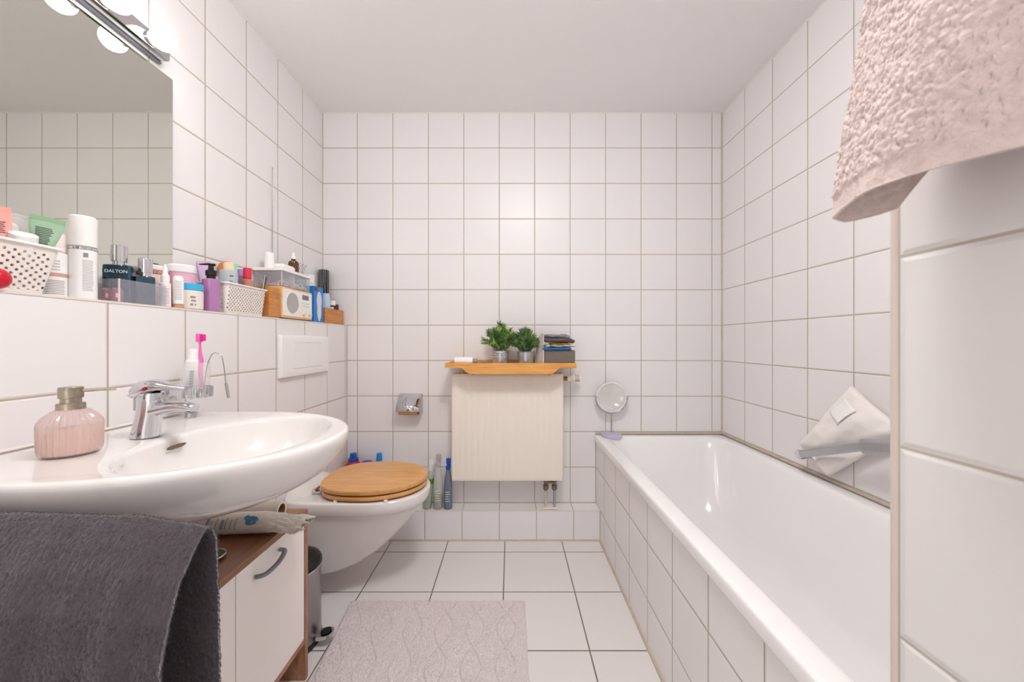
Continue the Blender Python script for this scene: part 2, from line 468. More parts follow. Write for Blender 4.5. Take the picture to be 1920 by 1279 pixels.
# mixer tap
fx, fy, fz = -.783, .792, .8655
tp = thing('mixer_tap', 'chrome single-lever mixer tap at the back of the wash basin', 'tap', (fx, fy, fz))
b = BM()
R = []
for x, z, rx, ry in ((0, 0, .0265, .024), (.001, .006, .0260, .0235), (.004, .025, .0235, .0225), (.009, .05, .0225, .0215), (.012, .072, .0235, .022), (.013, .088, .024, .0225), (.0135, .094, .0225, .021)):
    R.append([(x+rx*math.cos(2*PI*k/32), ry*math.sin(2*PI*k/32), z) for k in range(32)])
loft(b, R, cap0=True, cap1=True)
pts = spline([(.005, 0, .052), (.028, 0, .058), (.055, 0, .063), (.082, 0, .064), (.106, 0, .060)], 6)
tube(b, pts, [.020-.0075*i/(len(pts)-1) for i in range(len(pts))], n=20, flat=.72)
bmesh.ops.recalc_face_normals(b, faces=b.faces)
obj('tap_body', b, M['chrome'], tp, angle=60)
b = BM(); lathe(b, [(0, 0), (.0105, 0), (.0115, .003), (.0115, .012), (0, .012)], c=(.098, 0, .039)); obj('spout_nozzle', b, M['chrome_soft'], tp)
b = BM()
R = []
for x, z, hw, hh in ((-.016, .088, .019, .006), (-.012, .097, .0235, .015), (.0, .103, .0245, .0175), (.018, .107, .0235, .0155), (.038, .108, .019, .0100), (.060, .106, .015, .0060), (.080, .104, .0135, .0045), (.090, .103, .010, .0028)):
    R.append([(x, hw*math.copysign(abs(math.cos(a))**.8, math.cos(a)), z+hh*math.sin(a)) for a in [2*PI*k/24 for k in range(24)]])
loft(b, R, cap0=True, cap1=True); bmesh.ops.recalc_face_normals(b, faces=b.faces)
obj('lever', b, M['chrome'], tp, angle=60)
b = BM(); lathe(b, [(0, 0), (.004, 0), (.004, .001), (0, .0012)], c=(0, 0, 0), n=16)
bmesh.ops.rotate(b, verts=b.verts, matrix=Matrix.Rotation(PI/2, 3, 'X')); bmesh.ops.translate(b, verts=b.verts, vec=(.020, -.0235, .1035))
obj('temperature_dot', b, pm('red_dot', '#b01428', .3), tp, label='red and blue temperature dot')
b = BM(); tube(b, [(-.024, 0, .055), (-.024, 0, .085)], .0022, n=10); tube(b, [(-.036, 0, .088), (-.018, 0, .086)], .0045, n=12, flat=.5)
obj('drain_pull', b, M['chrome'], tp)

# soap dispenser
sd = thing('soap_dispenser', 'ribbed pink glass soap dispenser with a pewter pump, on the wash basin', 'soap dispenser', (-.800, .672, .8655))
mg = pm('pink_ribbed_glass', '#d8b9b5', .05, alpha=.50, spec=.9, coat=1)
b = BM(); lathe(b, [(0, .001), (.036, .001), (.0395, .004), (.041, .012), (.0415, .054), (.0405, .059), (.035, .068), (.024, .078), (.0175, .081)], n=160, rib=.0026, ribn=32, ribz=(.006, .078))
obj('glass_bottle', b, mg, sd)
b = BM(); lathe(b, [(0, .003), (.034, .003), (.0375, .008), (.0375, .044), (0, .0445)], n=48); obj('liquid_soap', b, pm('cream_soap', '#eed6c0', .3), sd)
b = BM(); lathe(b, [(.0, .079), (.0180, .079), (.0185, .081), (.0185, .0895), (.0178, .0915), (.0135, .092), (.0135, .1000), (.0160, .101), (.0160, .1185), (.0150, .1205), (0, .1215)], n=40)
obj('pump_collar', b, M['pewter'], sd)
b = BM(); tube(b, [(.012, .007, .113), (.032, .019, .1135), (.050, .030, .1125)], [.0032, .0026, .0018], n=12)
obj('pump_nozzle', b, M['pewter'], sd)

# glass holder with tumbler
gx, gy, gz = -.845, .99, .922
gh = thing('glass_holder', 'round chrome wall holder for a tumbler above the basin', 'holder', (XL, gy, gz))
b = BM(); lathe(b, [(.0335, -.002), (.0365, -.002), (.0375, 0), (.0375, .024), (.0365, .026), (.0335, .026), (.0335, -.002)], n=180, rib=.0012, ribn=45)
bmesh.ops.translate(b, verts=b.verts, vec=(gx-XL, 0, 0)); obj('ring', b, M['chrome'], gh)
b = BM(); lathe(b, [(0, -.003), (.034, -.003), (.034, .000), (0, .000)]); bmesh.ops.translate(b, verts=b.verts, vec=(gx-XL, 0, 0)); obj('ring_base', b, M['chrome'], gh)
b = BM(); box(b, .001, .05, -.009, .009, .002, .024, .003); lathe(b, [(0, .001), (.022, .001), (.022, .008), (.018, .010), (0, .010)], c=(0, 0, .013), ax='x')
obj('wall_bracket', b, M['chrome'], gh)
gl = tag(obj('tumbler', lathe(BM(), [(0, .000), (.0275, .000), (.0295, .004), (.0325, .090), (.0315, .0905), (.0285, .006), (0, .005)], c=(gx, gy, gz+.0005), n=48), M['glass']),
         'clear glass tumbler in the chrome holder, with toothbrush and toothpaste', 'glass')
# toothpaste
tt = thing('toothpaste_tube', 'white toothpaste tube standing cap up in the glass tumbler', 'toothpaste', (gx-.006, gy-.006, gz+.009), rot=(.0, .05, .6))
def squeeze(r, w_, h, n=28, capend=.012, z0=0, depth=.0012):
    R = []
    for k in range(9):
        t_ = k/8; e = t_*t_*(3-2*t_)
        a = r*(1-e)+(w_/2)*e; c = r*(1-e)+depth*e
        R.append([(a*math.cos(2*PI*j/n), c*math.sin(2*PI*j/n), z0+h*t_) for j in range(n)])
    return R
b = BM(); R = [[(x, y, .085-z) for x, y, z in ring] for ring in squeeze(.0165, .040, .085)]
loft(b, R, cap0=True, cap1=True); bmesh.ops.recalc_face_normals(b, faces=b.faces); obj('tube_body', b, M['white_gloss'], tt)
b = BM(); lathe(b, [(.0165, .084), (.015, .088), (.0125, .091), (.0120, .116), (.011, .118), (0, .118)]); obj('tube_cap', b, M['white'], tt)
b = BM()
for k in range(7): box(b, -.004, .004, -.0165+k*.0003, -.0125, .018+k*.0065, .022+k*.0065)
obj('label_print', b, pm('blue_grey_print', '#6f6a86', .5), tt)
# toothbrush
tb = thing('toothbrush', 'pink toothbrush standing head up in the glass tumbler', 'toothbrush', (gx, gy, gz+.008))
mp_ = pm('pink_plastic', '#f06bb6', .3); mp2 = pm('magenta_bristles', '#e5138a', .6)
b = BM(); pts = spline([(.020, .0, 0), (.018, 0, .028), (.014, 0, .055), (.0135, 0, .075), (.016, 0, .092), (.0135, 0, .11), (.012, 0, .130), (.0115, 0, .150)], 6)
n_ = len(pts); rr = [interp([(0, .0018), (.15, .0035), (.35, .0062), (.5, .0068), (.6, .0046), (.75, .0034), (1, .0034)], i/(n_-1))[0] for i in range(n_)]
tube(b, pts, rr, n=14, flat=.7); obj('handle', b, mp_, tb)
b = BM(); box(b, .004, .0165, -.0055, .0055, .137, .160, .003); obj('brush_head', b, mp_, tb)
b = BM(); box(b, .014, .0245, -.0052, .0052, .140, .158, .0022); obj('bristles', b, mp2, tb)
# tongue scraper
ts = thing('tongue_scraper', 'bent steel tongue scraper hanging over the rim of the glass tumbler', 'tongue scraper', (gx, gy, gz+.008))
b = BM(); tube(b, spline([(.022, .002, .020), (.027, .002, .06), (.0345, .002, .088), (.044, .003, .106), (.056, .004, .108), (.066, .006, .098), (.071, .007, .07), (.076, .008, .020)], 6), .0016, n=10, flat=.8)
obj('steel_loop', b, M['chrome_soft'], ts)
b = BM(); tube(b, [(.0755, .008, .026), (.082, .009, -.014)], .0034, n=14); obj('grip', b, pm('grey_grip', '#9b958c', .5), ts)

# ------------------------------------------------------------------ towel rail and grey towel in front of the basin
rl = thing('towel_rail', 'chrome towel rail sticking out from the left wall under the grey towel', 'towel rail', (XL, .488, .8165))
b = BM(); tube(b, [(.001, 0, 0), (.495, 0, 0)], .008, n=20); obj('rail_bar', b, M['chrome'], rl)
b = BM(); lathe(b, [(0, .001), (.024, .001), (.024, .01), (.018, .016), (0, .016)], ax='x'); obj('rosette', b, M['chrome'], rl)

def fibre_mesh(vs, nrm, m_count, length, width, seed, droop=(0, 0, -.3), curl=.8):
    rs = np.random.RandomState(seed)
    idx = rs.randint(0, len(vs), m_count)
    p = vs[idx] + rs.normal(0, .0006, (m_count, 3)); n = nrm[idx]
    d = n*rs.uniform(.5, 1.0, (m_count, 1)) + rs.normal(0, curl*.5, (m_count, 3)) + np.array(droop)
    d /= np.linalg.norm(d, axis=1)[:, None]
    s = np.cross(d, rs.normal(0, 1, (m_count, 3))); s /= np.linalg.norm(s, axis=1)[:, None]
    L = length*rs.uniform(.5, 1.2, (m_count, 1))
    a = p - s*width/2; c = p + s*width/2; e = p + d*L
    V = np.stack([a, c, e], 1).reshape(-1, 3)
    F = np.arange(m_count*3).reshape(-1, 3)
    return V, F

def sheet(F, nu, nv, hair=0, length=.003, width=.0006, seed=1, droop=(0, 0, -.3), both=True, lift=.0015, curl=.8):
    vs, fs = gridv(nu, nv, F)
    G = vs.reshape(nu, nv, 3)
    du = np.gradient(G, axis=0); dv = np.gradient(G, axis=1); n = np.cross(du, dv); n /= (np.linalg.norm(n, axis=2)[..., None]+1e-12)
    n = n.reshape(-1, 3)
    V = [vs+n*lift, vs-n*lift]; k = len(vs)
    F2 = list(fs) + [tuple(i+k for i in f[::-1]) for f in fs]
    # close the borders
    br = [i*nv for i in range(nu)]; tr = [i*nv+nv-1 for i in range(nu)]
    lr = list(range(nv)); rr_ = [(nu-1)*nv+j for j in range(nv)]
    for e, flip in ((br, 1), (tr, 0), (lr, 0), (rr_, 1)):
        for a, c in zip(e, e[1:]):
            q = (a, c, c+k, a+k); F2.append(q if flip else q[::-1])
    V = np.concatenate(V); tot = len(V)
    if hair:
        a, fa = fibre_mesh(vs+n*lift, n, hair, length, width, seed, droop, curl)
        V = np.concatenate([V, a]); F2 += [tuple(x) for x in (fa+tot)]
        if both:
            t0 = len(V); a, fa = fibre_mesh(vs-n*lift, -n, hair, length, width, seed+1, droop, curl)
            V = np.concatenate([V, a]); F2 += [tuple(x) for x in (fa+t0)]
    return V, F2

def grey_towel(U, V):
    # U along the rail (0 = wall side, 1 = free end), V down the front, over the rail and down the back
    prof = [(0, .400, .20), (.12, .4035, .35), (.25, .409, .50), (.36, .416, .62), (.43, .424, .70), (.475, .434, .745), (.505, .448, .785), (.53, .465, .812), (.55, .478, .8285), (.565, .487, .8345),
            (.58, .497, .829), (.60, .5035, .812), (.64, .5065, .76), (.72, .507, .66), (.85, .507, .50), (1, .507, .33)]
    Y, Z = interp(prof, V)
    X = -.86 + U*.46
    hang = np.clip(np.abs(V-.565)/.25, 0, 1)
    front = (V < .565)
    fold = .006*np.sin(X*52+.8) + .004*np.sin(X*97+2)
    Y = Y + np.where(front, -1, .15)*hang*(np.maximum(fold, -.004)) 
    Z = Z + .012*(1-U)*np.exp(-((V-.565)/.12)**2) + np.where(U > .8, -(U-.8)*.06, 0)*np.exp(-((V-.565)/.2)**2)
    X = X + U*(hang*.004*np.sin(V*9)) - np.where(front, .002, 0)*hang
    nz = vn(X*700, V*900, 3)*.0008 + vn(X*260, V*330, 4)*.0005 + vn(X*45, V*30, 6)*.0008
    Y = Y + nz*np.where(front, -1, 1)*np.clip(hang*4, 0, 1); Z = Z + nz*np.clip(1-hang*3, 0, 1)
    return X, Y, Z
mt_grey = pm('grey_terry', '#524a50', .95, sheen=.45, spec=.1, vary=.12, vscale=260, bump=.4, bscale=900)
gt = obj('hand_towel', sheet(grey_towel, 420, 560, hair=150000, length=.0034, width=.00065, seed=5, droop=(0, 0, -.5)), mt_grey, smooth=True, angle=180)
tag(gt, 'thick dark grey terry towel hanging over the rail in front of the basin', 'towel')

# ------------------------------------------------------------------ pale pink towel on the partition wall
pr = thing('towel_rail', 'chrome towel rail on the partition wall that holds the pale pink towel', 'towel rail', (.410, .20, 1.70))
b = BM(); tube(b, [(-.03, -.26, 0), (-.03, .175, 0)], .007, n=16); obj('rail_bar', b, M['chrome'], pr)
for y in (-.24, .155):
    b = BM(); tube(b, [(-.001, y, 0), (-.03, y, 0)], .006, n=12); obj('rail_post', b, M['chrome'], pr)
def pink_towel(U, V):
    lo = [(0, .4015, .19), (.08, .400, .30), (.14, .396, .352), (.19, .376, .377), (.235, .350, .386), (.27, .331, .380), (.33, .3255, .352), (.40, .3165, .3225), (.45, .321, .300),
          (.51, .338, .278), (.57, .356, .257), (.65, .368, .22), (.75, .352, .15), (.87, .37, .05), (1, .36, -.06)]
    hi = [(0, .403, .19), (.10, .402, .29), (.16, .398, .345), (.20, .388, .362), (.235, .372, .370), (.27, .355, .369), (.33, .347, .348), (.40, .345, .318), (.45, .345, .297),
          (.51, .350, .27), (.57, .358, .247), (.65, .360, .21), (.75, .356, .14), (.87, .36, .05), (1, .36, -.06)]
    xl, yl = interp(lo, U); xh, yh = interp(hi, U)
    k = np.clip((V-.0)/.42, 0, 1); k = k*k*(3-2*k)*.5+k*.5
    X = xl*(1-k)+xh*k; Y = yl*(1-k)+yh*k
    Z = 1.203 + V*.50
    dip = .010*np.exp(-((U-.24)/.06)**2)
    Z = Z + np.clip(.17-U, 0, 1)*.9*(1-V) - dip*(1-V)
    # fold lines running diagonally
    fl = np.sin((U*26+V*9))*.0035*np.clip((U-.3)*6, 0, 1)
    hem = np.clip((V-.035)/.006, 0, 1)
    nz = (vn(U*260, V*220, 11)*.0011 + vn(U*130, V*110, 12)*.0009 + vn(U*520, V*460, 13)*.0005)*hem + vn(U*40, V*40, 15)*.0006
    X = X - (nz + fl)*np.clip((U-.18)*20, -.6, 1) - hem*.0012
    top = np.clip((V-.93)/.07, 0, 1); X = X + (.374-X)*top*.8
    return X, Y, Z
mt_pink = pm('pale_pink_terry', '#e4d2cc', .95, sheen=.25, spec=.1, vary=.12, vscale=120, bump=.5, bscale=500)
pt = obj('bath_towel', sheet(pink_towel, 520, 420, hair=40000, length=.0016, width=.0007, seed=9, both=True), mt_pink, smooth=True, angle=180)
tag(pt, 'pale pink crinkled terry towel hanging in the upper right corner', 'towel')

# ------------------------------------------------------------------ cabinet under the basin
cb = thing('bathroom_cabinet', 'low cabinet with white doors and a walnut frame under the wash basin', 'cabinet', (-.78, .87, 0))
X0, X1, Y0, Y1, ZT = XL+.004, -.648, .565, 1.180, .535
b = BM(); box(b, X0, X1, Y0, Y1, ZT-.017, ZT, .0008); obj('cabinet_top', b, M['oak'], cb, world=True)
for y in (Y0, Y1-.016):
    b = BM(); box(b, X0, X1, y, y+.016, 0, ZT-.0172, .0008); obj('side_panel', b, M['oak_edge'], cb, world=True)
b = BM(); box(b, X0, X1-.002, Y0+.0165, Y1-.0165, .118, .134, .0006); obj('bottom_shelf', b, M['oak_edge'], cb, world=True)
b = BM(); box(b, X0, X0+.004, Y0+.0165, Y1-.0165, .134, ZT-.018); obj('back_panel', b, M['white'], cb, world=True)
ym = .8715
for y0, y1 in ((Y0+.019, ym-.0015), (ym+.0015, Y1-.020)):
    b = BM(); box(b, X1-.017, X1-.001, y0, y1, .1355, ZT-.019, .0012)
    dr = obj('cabinet_door', b, M['door_white'], cb, world=True)
    hy = (y1-.130 if y0 > ym else y0+.060); sgn = -1 if y0 > ym else 1
    p0 = Vector((X1, hy, ZT-.048)); p1 = Vector((X1, hy+sgn*.088, ZT-.062))
    b = BM(); pts = spline([p0+Vector((.002, -sgn*.004, 0)), p0+Vector((.020, sgn*.004, 0)), (p0+p1)/2+Vector((.028, 0, 0)), p1+Vector((.020, -sgn*.006, 0)), p1+Vector((.002, sgn*.008, 0))], 6)
    tube(b, pts, .0068, n=12, flat=.7)
    h = obj('door_handle', b, M['grey_metal'], dr); h.data.transform(Matrix.Translation(-root_loc(dr)))
# little black dish on the cabinet
dd = thing('round_dish', 'small black round dish with a chrome rim beside the grey towel', 'dish', (-.735, .905, ZT))
b = BM(); lathe(b, [(0, .0005), (.026, .0005), (.029, .004), (.029, .009), (0, .0085)]); obj('dish_bowl', b, M['black'], dd)
b = BM(); tube(b, [(.030*math.cos(2*PI*k/40), .030*math.sin(2*PI*k/40), .009) for k in range(40)], .0018, n=8, closed=True); obj('dish_rim', b, M['chrome'], dd)
# kitchen roll
kr = thing('paper_towel_roll', 'nearly used up cream paper towel roll lying at the back of the cabinet top', 'paper roll', (-.687, 1.108, ZT+.0275), rotz=.05)
b = BM(); lathe(b, [(.0195, .0), (.0265, .0), (.0265, -.225), (.0195, -.225), (.0195, 0)], ax='x', n=48); obj('paper_layers', b, M['tissue'], kr)
b = BM(); lathe(b, [(.0194, -.001), (.0180, -.001), (.0180, -.224), (.0194, -.224), (.0194, -.001)], ax='x', n=40); obj('cardboard_core', b, pm('cardboard', '#8d6a45', .9), kr)
# wrapped pack
pk = thing('cotton_pad_pack', 'long plastic-wrapped pack with blue leaf print lying on the cabinet', 'cotton pads', (-.705, 1.028, ZT+.0005), rotz=.08)
rs = random.Random(3)
R = []
NN = 48
for i in range(40):
    t_ = i/39; x = -.17+.30*t_
    k = 1 if t_ < .62 else max(.04, 1-((t_-.62)/.38)**1.3)
    hw = .034 + (1-k)*.014; hh = .026*k + .0014
    ring = []
    for j in range(NN):
        a = 2*PI*j/NN
        cr = (1-k)*.0045*math.sin(16*math.cos(a)+i*.35) + (1-k)*.003*math.sin(29*math.cos(a)-i*.5)
        xx = x + (.012*math.sin(9*math.cos(a)+1)*(1-k) if t_ > .8 else 0)
        ring.append((xx, hw*math.cos(a)*(.96+.04*math.sin(i*1.7+j)), .027*k+.012*(1-k)+.004+hh*math.sin(a)+cr+(1-k)*.004))
    R.append(ring)
b = BM(); loft(b, R, cap0=True, cap1=True); bmesh.ops.recalc_face_normals(b, faces=b.faces)
obj('plastic_wrap', b, pm('milky_plastic_wrap', '#ded6cc', .22, bump=.7, bscale=45, stretch=(1, 3, 3), coat=.3), pk)
def on_pack(x, a, e=.0008):   # a: angle around the pack
    return (x, -(.034+e)*math.cos(a), .031+(.0272+e)*math.sin(a))
def patch(bm, x0, x1, a0, a1, n=4, e=.0008):
    prev = None
    for k in range(n+1):
        a = a0+(a1-a0)*k/n; q = (bm.verts.new(on_pack(x0, a, e)), bm.verts.new(on_pack(x1, a, e)))
        if prev: bm.faces.new([prev[0], prev[1], q[1], q[0]])
        prev = q
b = BM()
for lx, la, lr, s in ((.000, .62, .0105, 1), (-.012, .90, .008, .7), (.010, .80, .007, .6)):
    vs = []
    for k in range(16):
        t_ = 2*PI*k/16; u = math.cos(t_)*lr*1.5; v_ = math.sin(t_)*lr*(1-.5*math.cos(t_))*s
        vs.append(b.verts.new(on_pack(lx+u*.8+v_*.5, la+(v_-u*.4)/.031, .0010)))
    b.faces.new(vs)
obj('leaf_print', b, pm('blue_leaf_print', '#4f84a8', .5), pk, label='blue leaf print')
b = BM()
for i in range(7):
    x = -.115+i*.0125; 
    patch(b, x, x+(.0075 if i in (0, 3) else .0022), -.05, .95-.15*(i % 2), 6)
obj('label_print', b, pm('green_grey_print', '#86969a', .6), pk)

# ------------------------------------------------------------------ toilet
TY = 1.64
tl = thing('toilet', 'white wall-hung toilet with a bamboo lid', 'toilet', (XL, TY, .11))
def tring(xf, hw, z, xb=XL+.001, n=64, wb=None):
    P = []
    L = xf-xb
    for k in range(n):
        t_ = 2*PI*k/n; c, s = math.cos(t_), math.sin(t_)
        if c >= 0:
            cx = xf-min(.23, L*.6); e = 2/2.15
            x = cx+(xf-cx)*(c**e); y = hw*math.copysign(abs(s)**e, s)
        else:
            cx = xf-min(.23, L*.6); e = 2/7
            q = abs(c)**e
            x = cx-(cx-xb)*q; wbk = hw if wb is None else wb
            f = min(1, (cx-x)/(cx-xb)) ; f = f**3
            y = (hw*(1-f)+wbk*f)*math.copysign(abs(s)**e, s)
        P.append((x, TY+y, z))
    return P
R = [tring(-.56, .05, .426), tring(-.39, .160, .428), tring(-.372, .176, .430), tring(-.364, .183, .428), tring(-.361, .186, .421), tring(-.362, .186, .40), tring(-.366, .184, .384), tring(-.374, .179, .3755),
     tring(-.385, .172, .372), tring(-.400, .168, .35), tring(-.438, .160, .30), tring(-.485, .152, .245), tring(-.545, .146, .185), tring(-.60, .142, .145), tring(-.645, .138, .122), tring(-.69, .12, .112), tring(-.80, .05, .110, xb=-.90)]
b = BM(); loft(b, R, cap0=True, cap1=True); bmesh.ops.recalc_face_normals(b, faces=b.faces)
obj('bowl', b, M['ceramic'], tl, world=True, angle=75)
# raised rear collar against the wall
b = BM(); R = []
for x, f in ((XL+.001, 1), (XL+.016, .97), (XL+.030, .80), (XL+.05, .45), (XL+.075, .15), (XL+.10, 0)):
    ring = []
    for k in range(25):
        u = -1+2*k/24
        ring.append((x, TY+.02+u*(.150+.01*(1-f)), .424+f*.040*(max(0, 1-abs(u)**3.2))**.8))
    R.append(ring)
loft(b, R, closed=False); bmesh.ops.recalc_face_normals(b, faces=b.faces); obj('rear_collar', b, M['ceramic'], tl, world=True)
def lid_ring(s, z, x0=-.812, x1=-.372, hw=.186):
    P = []; cx = x1-.225
    for k in range(72):
        t_ = 2*PI*k/72; c, sn = math.cos(t_), math.sin(t_)
        if c >= 0: x = cx+(x1-cx)*c; y = hw*sn
        else:
            e = 2/2.6; x = cx-(cx-x0)*abs(c)**e; y = hw*math.copysign(abs(sn)**e, sn)*1.0
        P.append((cx+(x-cx)*s, TY+y*s, z))
    return P
def plate(z0, z1, s=1.0):
    b = BM(); loft(b, [lid_ring(.0*s+.02, z0), lid_ring(.9*s, z0), lid_ring(.985*s, z0), lid_ring(1.0*s, z0+.004), lid_ring(1.0*s, z1-.005), lid_ring(.993*s, z1-.0015), lid_ring(.975*s, z1), lid_ring(.02, z1)], cap0=True, cap1=True)
    bmesh.ops.recalc_face_normals(b, faces=b.faces); return b
# seat: ring with an opening
b = BM(); loft(b, [lid_ring(.62, .4365), lid_ring(.97, .4365), lid_ring(.985, .440), lid_ring(.985, .449), lid_ring(.97, .453), lid_ring(.62, .453), lid_ring(.60, .447), lid_ring(.62, .4365)])
bmesh.ops.recalc_face_normals(b, faces=b.faces); obj('seat', b, M['lid_wood'], tl, world=True)
ld = obj('lid', plate(.4600, .4790), M['lid_wood'], tl, world=True)
for (x, y) in ((-.70, TY-.165), (-.50, TY-.165), (-.70, TY+.165), (-.50, TY+.165)):
    b = BM(); lathe(b, [(0, .4295), (.008, .4295), (.008, .4368), (0, .4368)], c=(x, y, 0), n=16); obj('seat_buffer', b, M['white'], tl, world=True)
for y in (TY-.075, TY+.075):
    b = BM(); tube(b, [(-.825, y-.02, .445), (-.825, y+.02, .445)], .0075, n=14); box(b, -.838, -.800, y-.012, y+.012, .429, .4385, .002); obj('hinge', b, M['chrome'], tl, world=True)

# flush plate
fp = thing('flush_plate', 'white dual flush plate on the wall above the toilet', 'flush plate', (XL, 1.655, 1.008))
b = BM(); R = []
for hw, hh, x in ((.1925, .088, .001), (.1925, .088, .010), (.188, .0835, .0175), (.175, .072, .020), (.118, .0565, .020), (.116, .0545, .018)):
    R.append([(x, y, z) for y, z, _ in [(p[0], p[1], 0) for p in rrect(-hw, hw, -hh, hh, .006, 4)]])
loft(b, R, cap1=True); bmesh.ops.recalc_face_normals(b, faces=b.faces); obj('cover_frame', b, M['white'], fp)
for y0, y1 in ((-.1145, .0045), (.006, .1145)):
    b = BM(); box(b, .017, .0215, y0, y1, -.052, .054, .0015); obj('flush_button', b, M['white_gloss'], fp)

# pedal bin
pb = thing('pedal_bin', 'small steel pedal bin with a black lid between the cabinet and the toilet', 'bin', (-.785, 1.310, 0))
b = BM(); lathe(b, [(.0, .018), (.099, .018), (.101, .022), (.101, .268), (.0985, .272), (0, .272)], n=64); obj('bin_body', b, M['steel'], pb)
b = BM(); lathe(b, [(0, 0), (.100, 0), (.1025, .004), (.1025, .022), (0, .022)], n=64); obj('bin_foot', b, M['black'], pb)
b = BM(); lathe(b, [(.1025, .272), (.1040, .276), (.1035, .282), (.098, .292), (.08, .299), (.04, .304), (0, .305)], n=64); obj('bin_lid', b, M['black'], pb)
b = BM(); tube(b, [(.104*math.cos(2*PI*k/64), .104*math.sin(2*PI*k/64), .272) for k in range(64)], .0022, n=8, closed=True); obj('rim_band', b, M['chrome'], pb)
ang = math.radians(0)
b = BM(); R = []
pl = [(.098, .0), (.103, .026), (.130, .027), (.150, .019), (.156, 0), (.150, -.019), (.130, -.027), (.103, -.026)]
for z, s in ((.024, 1), (.036, 1)):
    R.append([(x, y*.9, z+(x-.10)*.15) for x, y in pl])
loft(b, R, cap0=True, cap1=True); bmesh.ops.recalc_face_normals(b, faces=b.faces)
pd = obj('pedal', b, M['chrome'], pb)
b = BM(); prism(b, [(.112+.036*(.5+.5*math.cos(2*PI*k/20)), .017*math.sin(2*PI*k/20), .0385+(.012+.036*(.5+.5*math.cos(2*PI*k/20)))*.15) for k in range(20)], (0, 0, .002)); obj('pedal_pad', b, M['black'], pd)

# toilet paper holder
th = thing('toilet_paper_holder', 'chrome toilet paper holder with a curved cover on the back wall', 'toilet paper holder', (-.559, YB, .715))
hwid = .063
prof = spline([(0, .062, 0), (-.020, .061, 0), (-.045, .045, 0), (-.066, .022, 0), (-.082, .004, 0), (-.088, -.012, 0), (-.087, -.026, 0)], 5)
b = BM(); Ro = [[(-hwid, p[0], p[1]), (hwid, p[0], p[1])] for p in prof]
vs, fs = [], []
for p in prof: vs += [(-hwid, p[0]-.001, p[1]), (hwid, p[0]-.001, p[1])]
for i in range(len(prof)-1): fs.append((2*i, 2*i+1, 2*i+3, 2*i+2))
obj('curved_cover', (vs, fs), M['chrome'], th, solid=.0016, angle=60)
b = BM(); box(b, -hwid+.008, hwid-.008, -.004, -.001, -.045, .058, .001); obj('back_plate', b, M['chrome'], th)
b = BM(); prism(b, [(hwid-.001, -.002, .058), (hwid-.001, -.020, .056), (hwid-.001, -.064, .020), (hwid-.001, -.080, 0), (hwid-.001, -.080, -.030), (hwid-.001, -.05, -.052), (hwid-.001, -.002, -.048)], (-.002, 0, 0)); obj('side_cheek', b, M['chrome_soft'], th)
b = BM(); tube(b, [(-hwid+.002, -.062, -.040), (hwid-.002, -.062, -.040)], .0035, n=12); obj('roll_rod', b, M['chrome'], th)
tr = obj('empty_paper_roll', lathe(BM(), [(.0185, -.052), (.021, -.052), (.021, .052), (.0185, .052), (.0185, -.052)], c=(-.559, YB-.062, .689), ax='x', n=32), pm('kraft_core', '#c69a66', .85))
tag(tr, 'bare brown cardboard roll left on the chrome toilet paper holder', 'paper roll')

# ------------------------------------------------------------------ radiator
rd = thing('radiator', 'cream panel radiator on the back wall', 'radiator', (-.018, YB, .32))
rx0, rx1, rz0, rz1, ry = -.3155, .2786, .324, .896, 1.972
def front(U, V):
    X = rx0+.0005+(rx1-rx0-.001)*U; Z = rz0+.0005+(rz1-rz0-.001)*V
    k = np.clip((V-.045)/.02, 0, 1)*np.clip((.955-V)/.02, 0, 1)*np.clip((U-.03)/.01, 0, 1)*np.clip((.97-U)/.01, 0, 1)
    Y = ry - .0011*k*(.5-.5*np.cos((X-rx0)*2*PI/.0333))**.6
    e = np.minimum(np.minimum(U, 1-U)*(rx1-rx0), np.minimum(V, 1-V)*(rz1-rz0))
    Y = Y + .004*np.clip(1-e/.005, 0, 1)**2
    return X, Y, Z
vs, fs = gridv(240, 60, front)
obj('front_panel', (vs, fs), M['cream'], rd, world=True, angle=180)
b = BM(); box(b, rx0+.002, rx1-.002, ry+.003, ry+.018, rz0+.002, rz1-.004); box(b, rx0+.002, rx1-.002, 2.045, 2.058, rz0+.002, rz1-.004); obj('water_panel', b, M['cream'], rd, world=True)
for x in (rx0-.002, rx1):
    b = BM(); box(b, x, x+.002, ry+.004, 2.058, rz0+.01, rz1); obj('side_cover', b, M['cream'], rd, world=True)
b = BM()
for k in range(24):
    x = rx0+.012+k*(rx1-rx0-.024)/23; box(b, x-.003, x+.003, ry+.006, 2.056, rz1-.006, rz1)
for y in (ry+.004, 2.000, 2.028, 2.052): box(b, rx0, rx1, y, y+.006, rz1-.006, rz1)
obj('top_grille', b, M['cream'], rd, world=True)
for x in (-.2, .16):
    b = BM(); box(b, x, x+.02, 2.058, YB-.0005, .75, .80); obj('wall_bracket', b, M['cream'], rd, world=True)
b = BM(); tube(b, [(rx1, 2.02, .868), (rx1+.034, 2.02, .868)], .011, n=20); obj('valve_stem', b, pm('old_brass', '#7e7460', .4, metal=.8), rd, world=True)
tv = obj('thermostat_head', lathe(BM(), [(0, .016), (.017, .016), (.018, .02), (.018, .036), (.0205, .038), (.0205, .052), (.0185, .054), (.0185, .084), (.016, .087), (0, .087)], c=(rx1+.012-.0, 2.02, .868), ax='x', n=40, rib=.0, ribn=20), M['cream'], rd, world=True)
b = BM(); tube(b, [(rx1+.070, 2.02, .868), (rx1+.094, 2.02, .868)], .0188, n=28); obj('temperature_scale', b, pm('grey_scale_ring', '#b9b4ac', .5), tv); bpy.data.objects[-1] if False else None
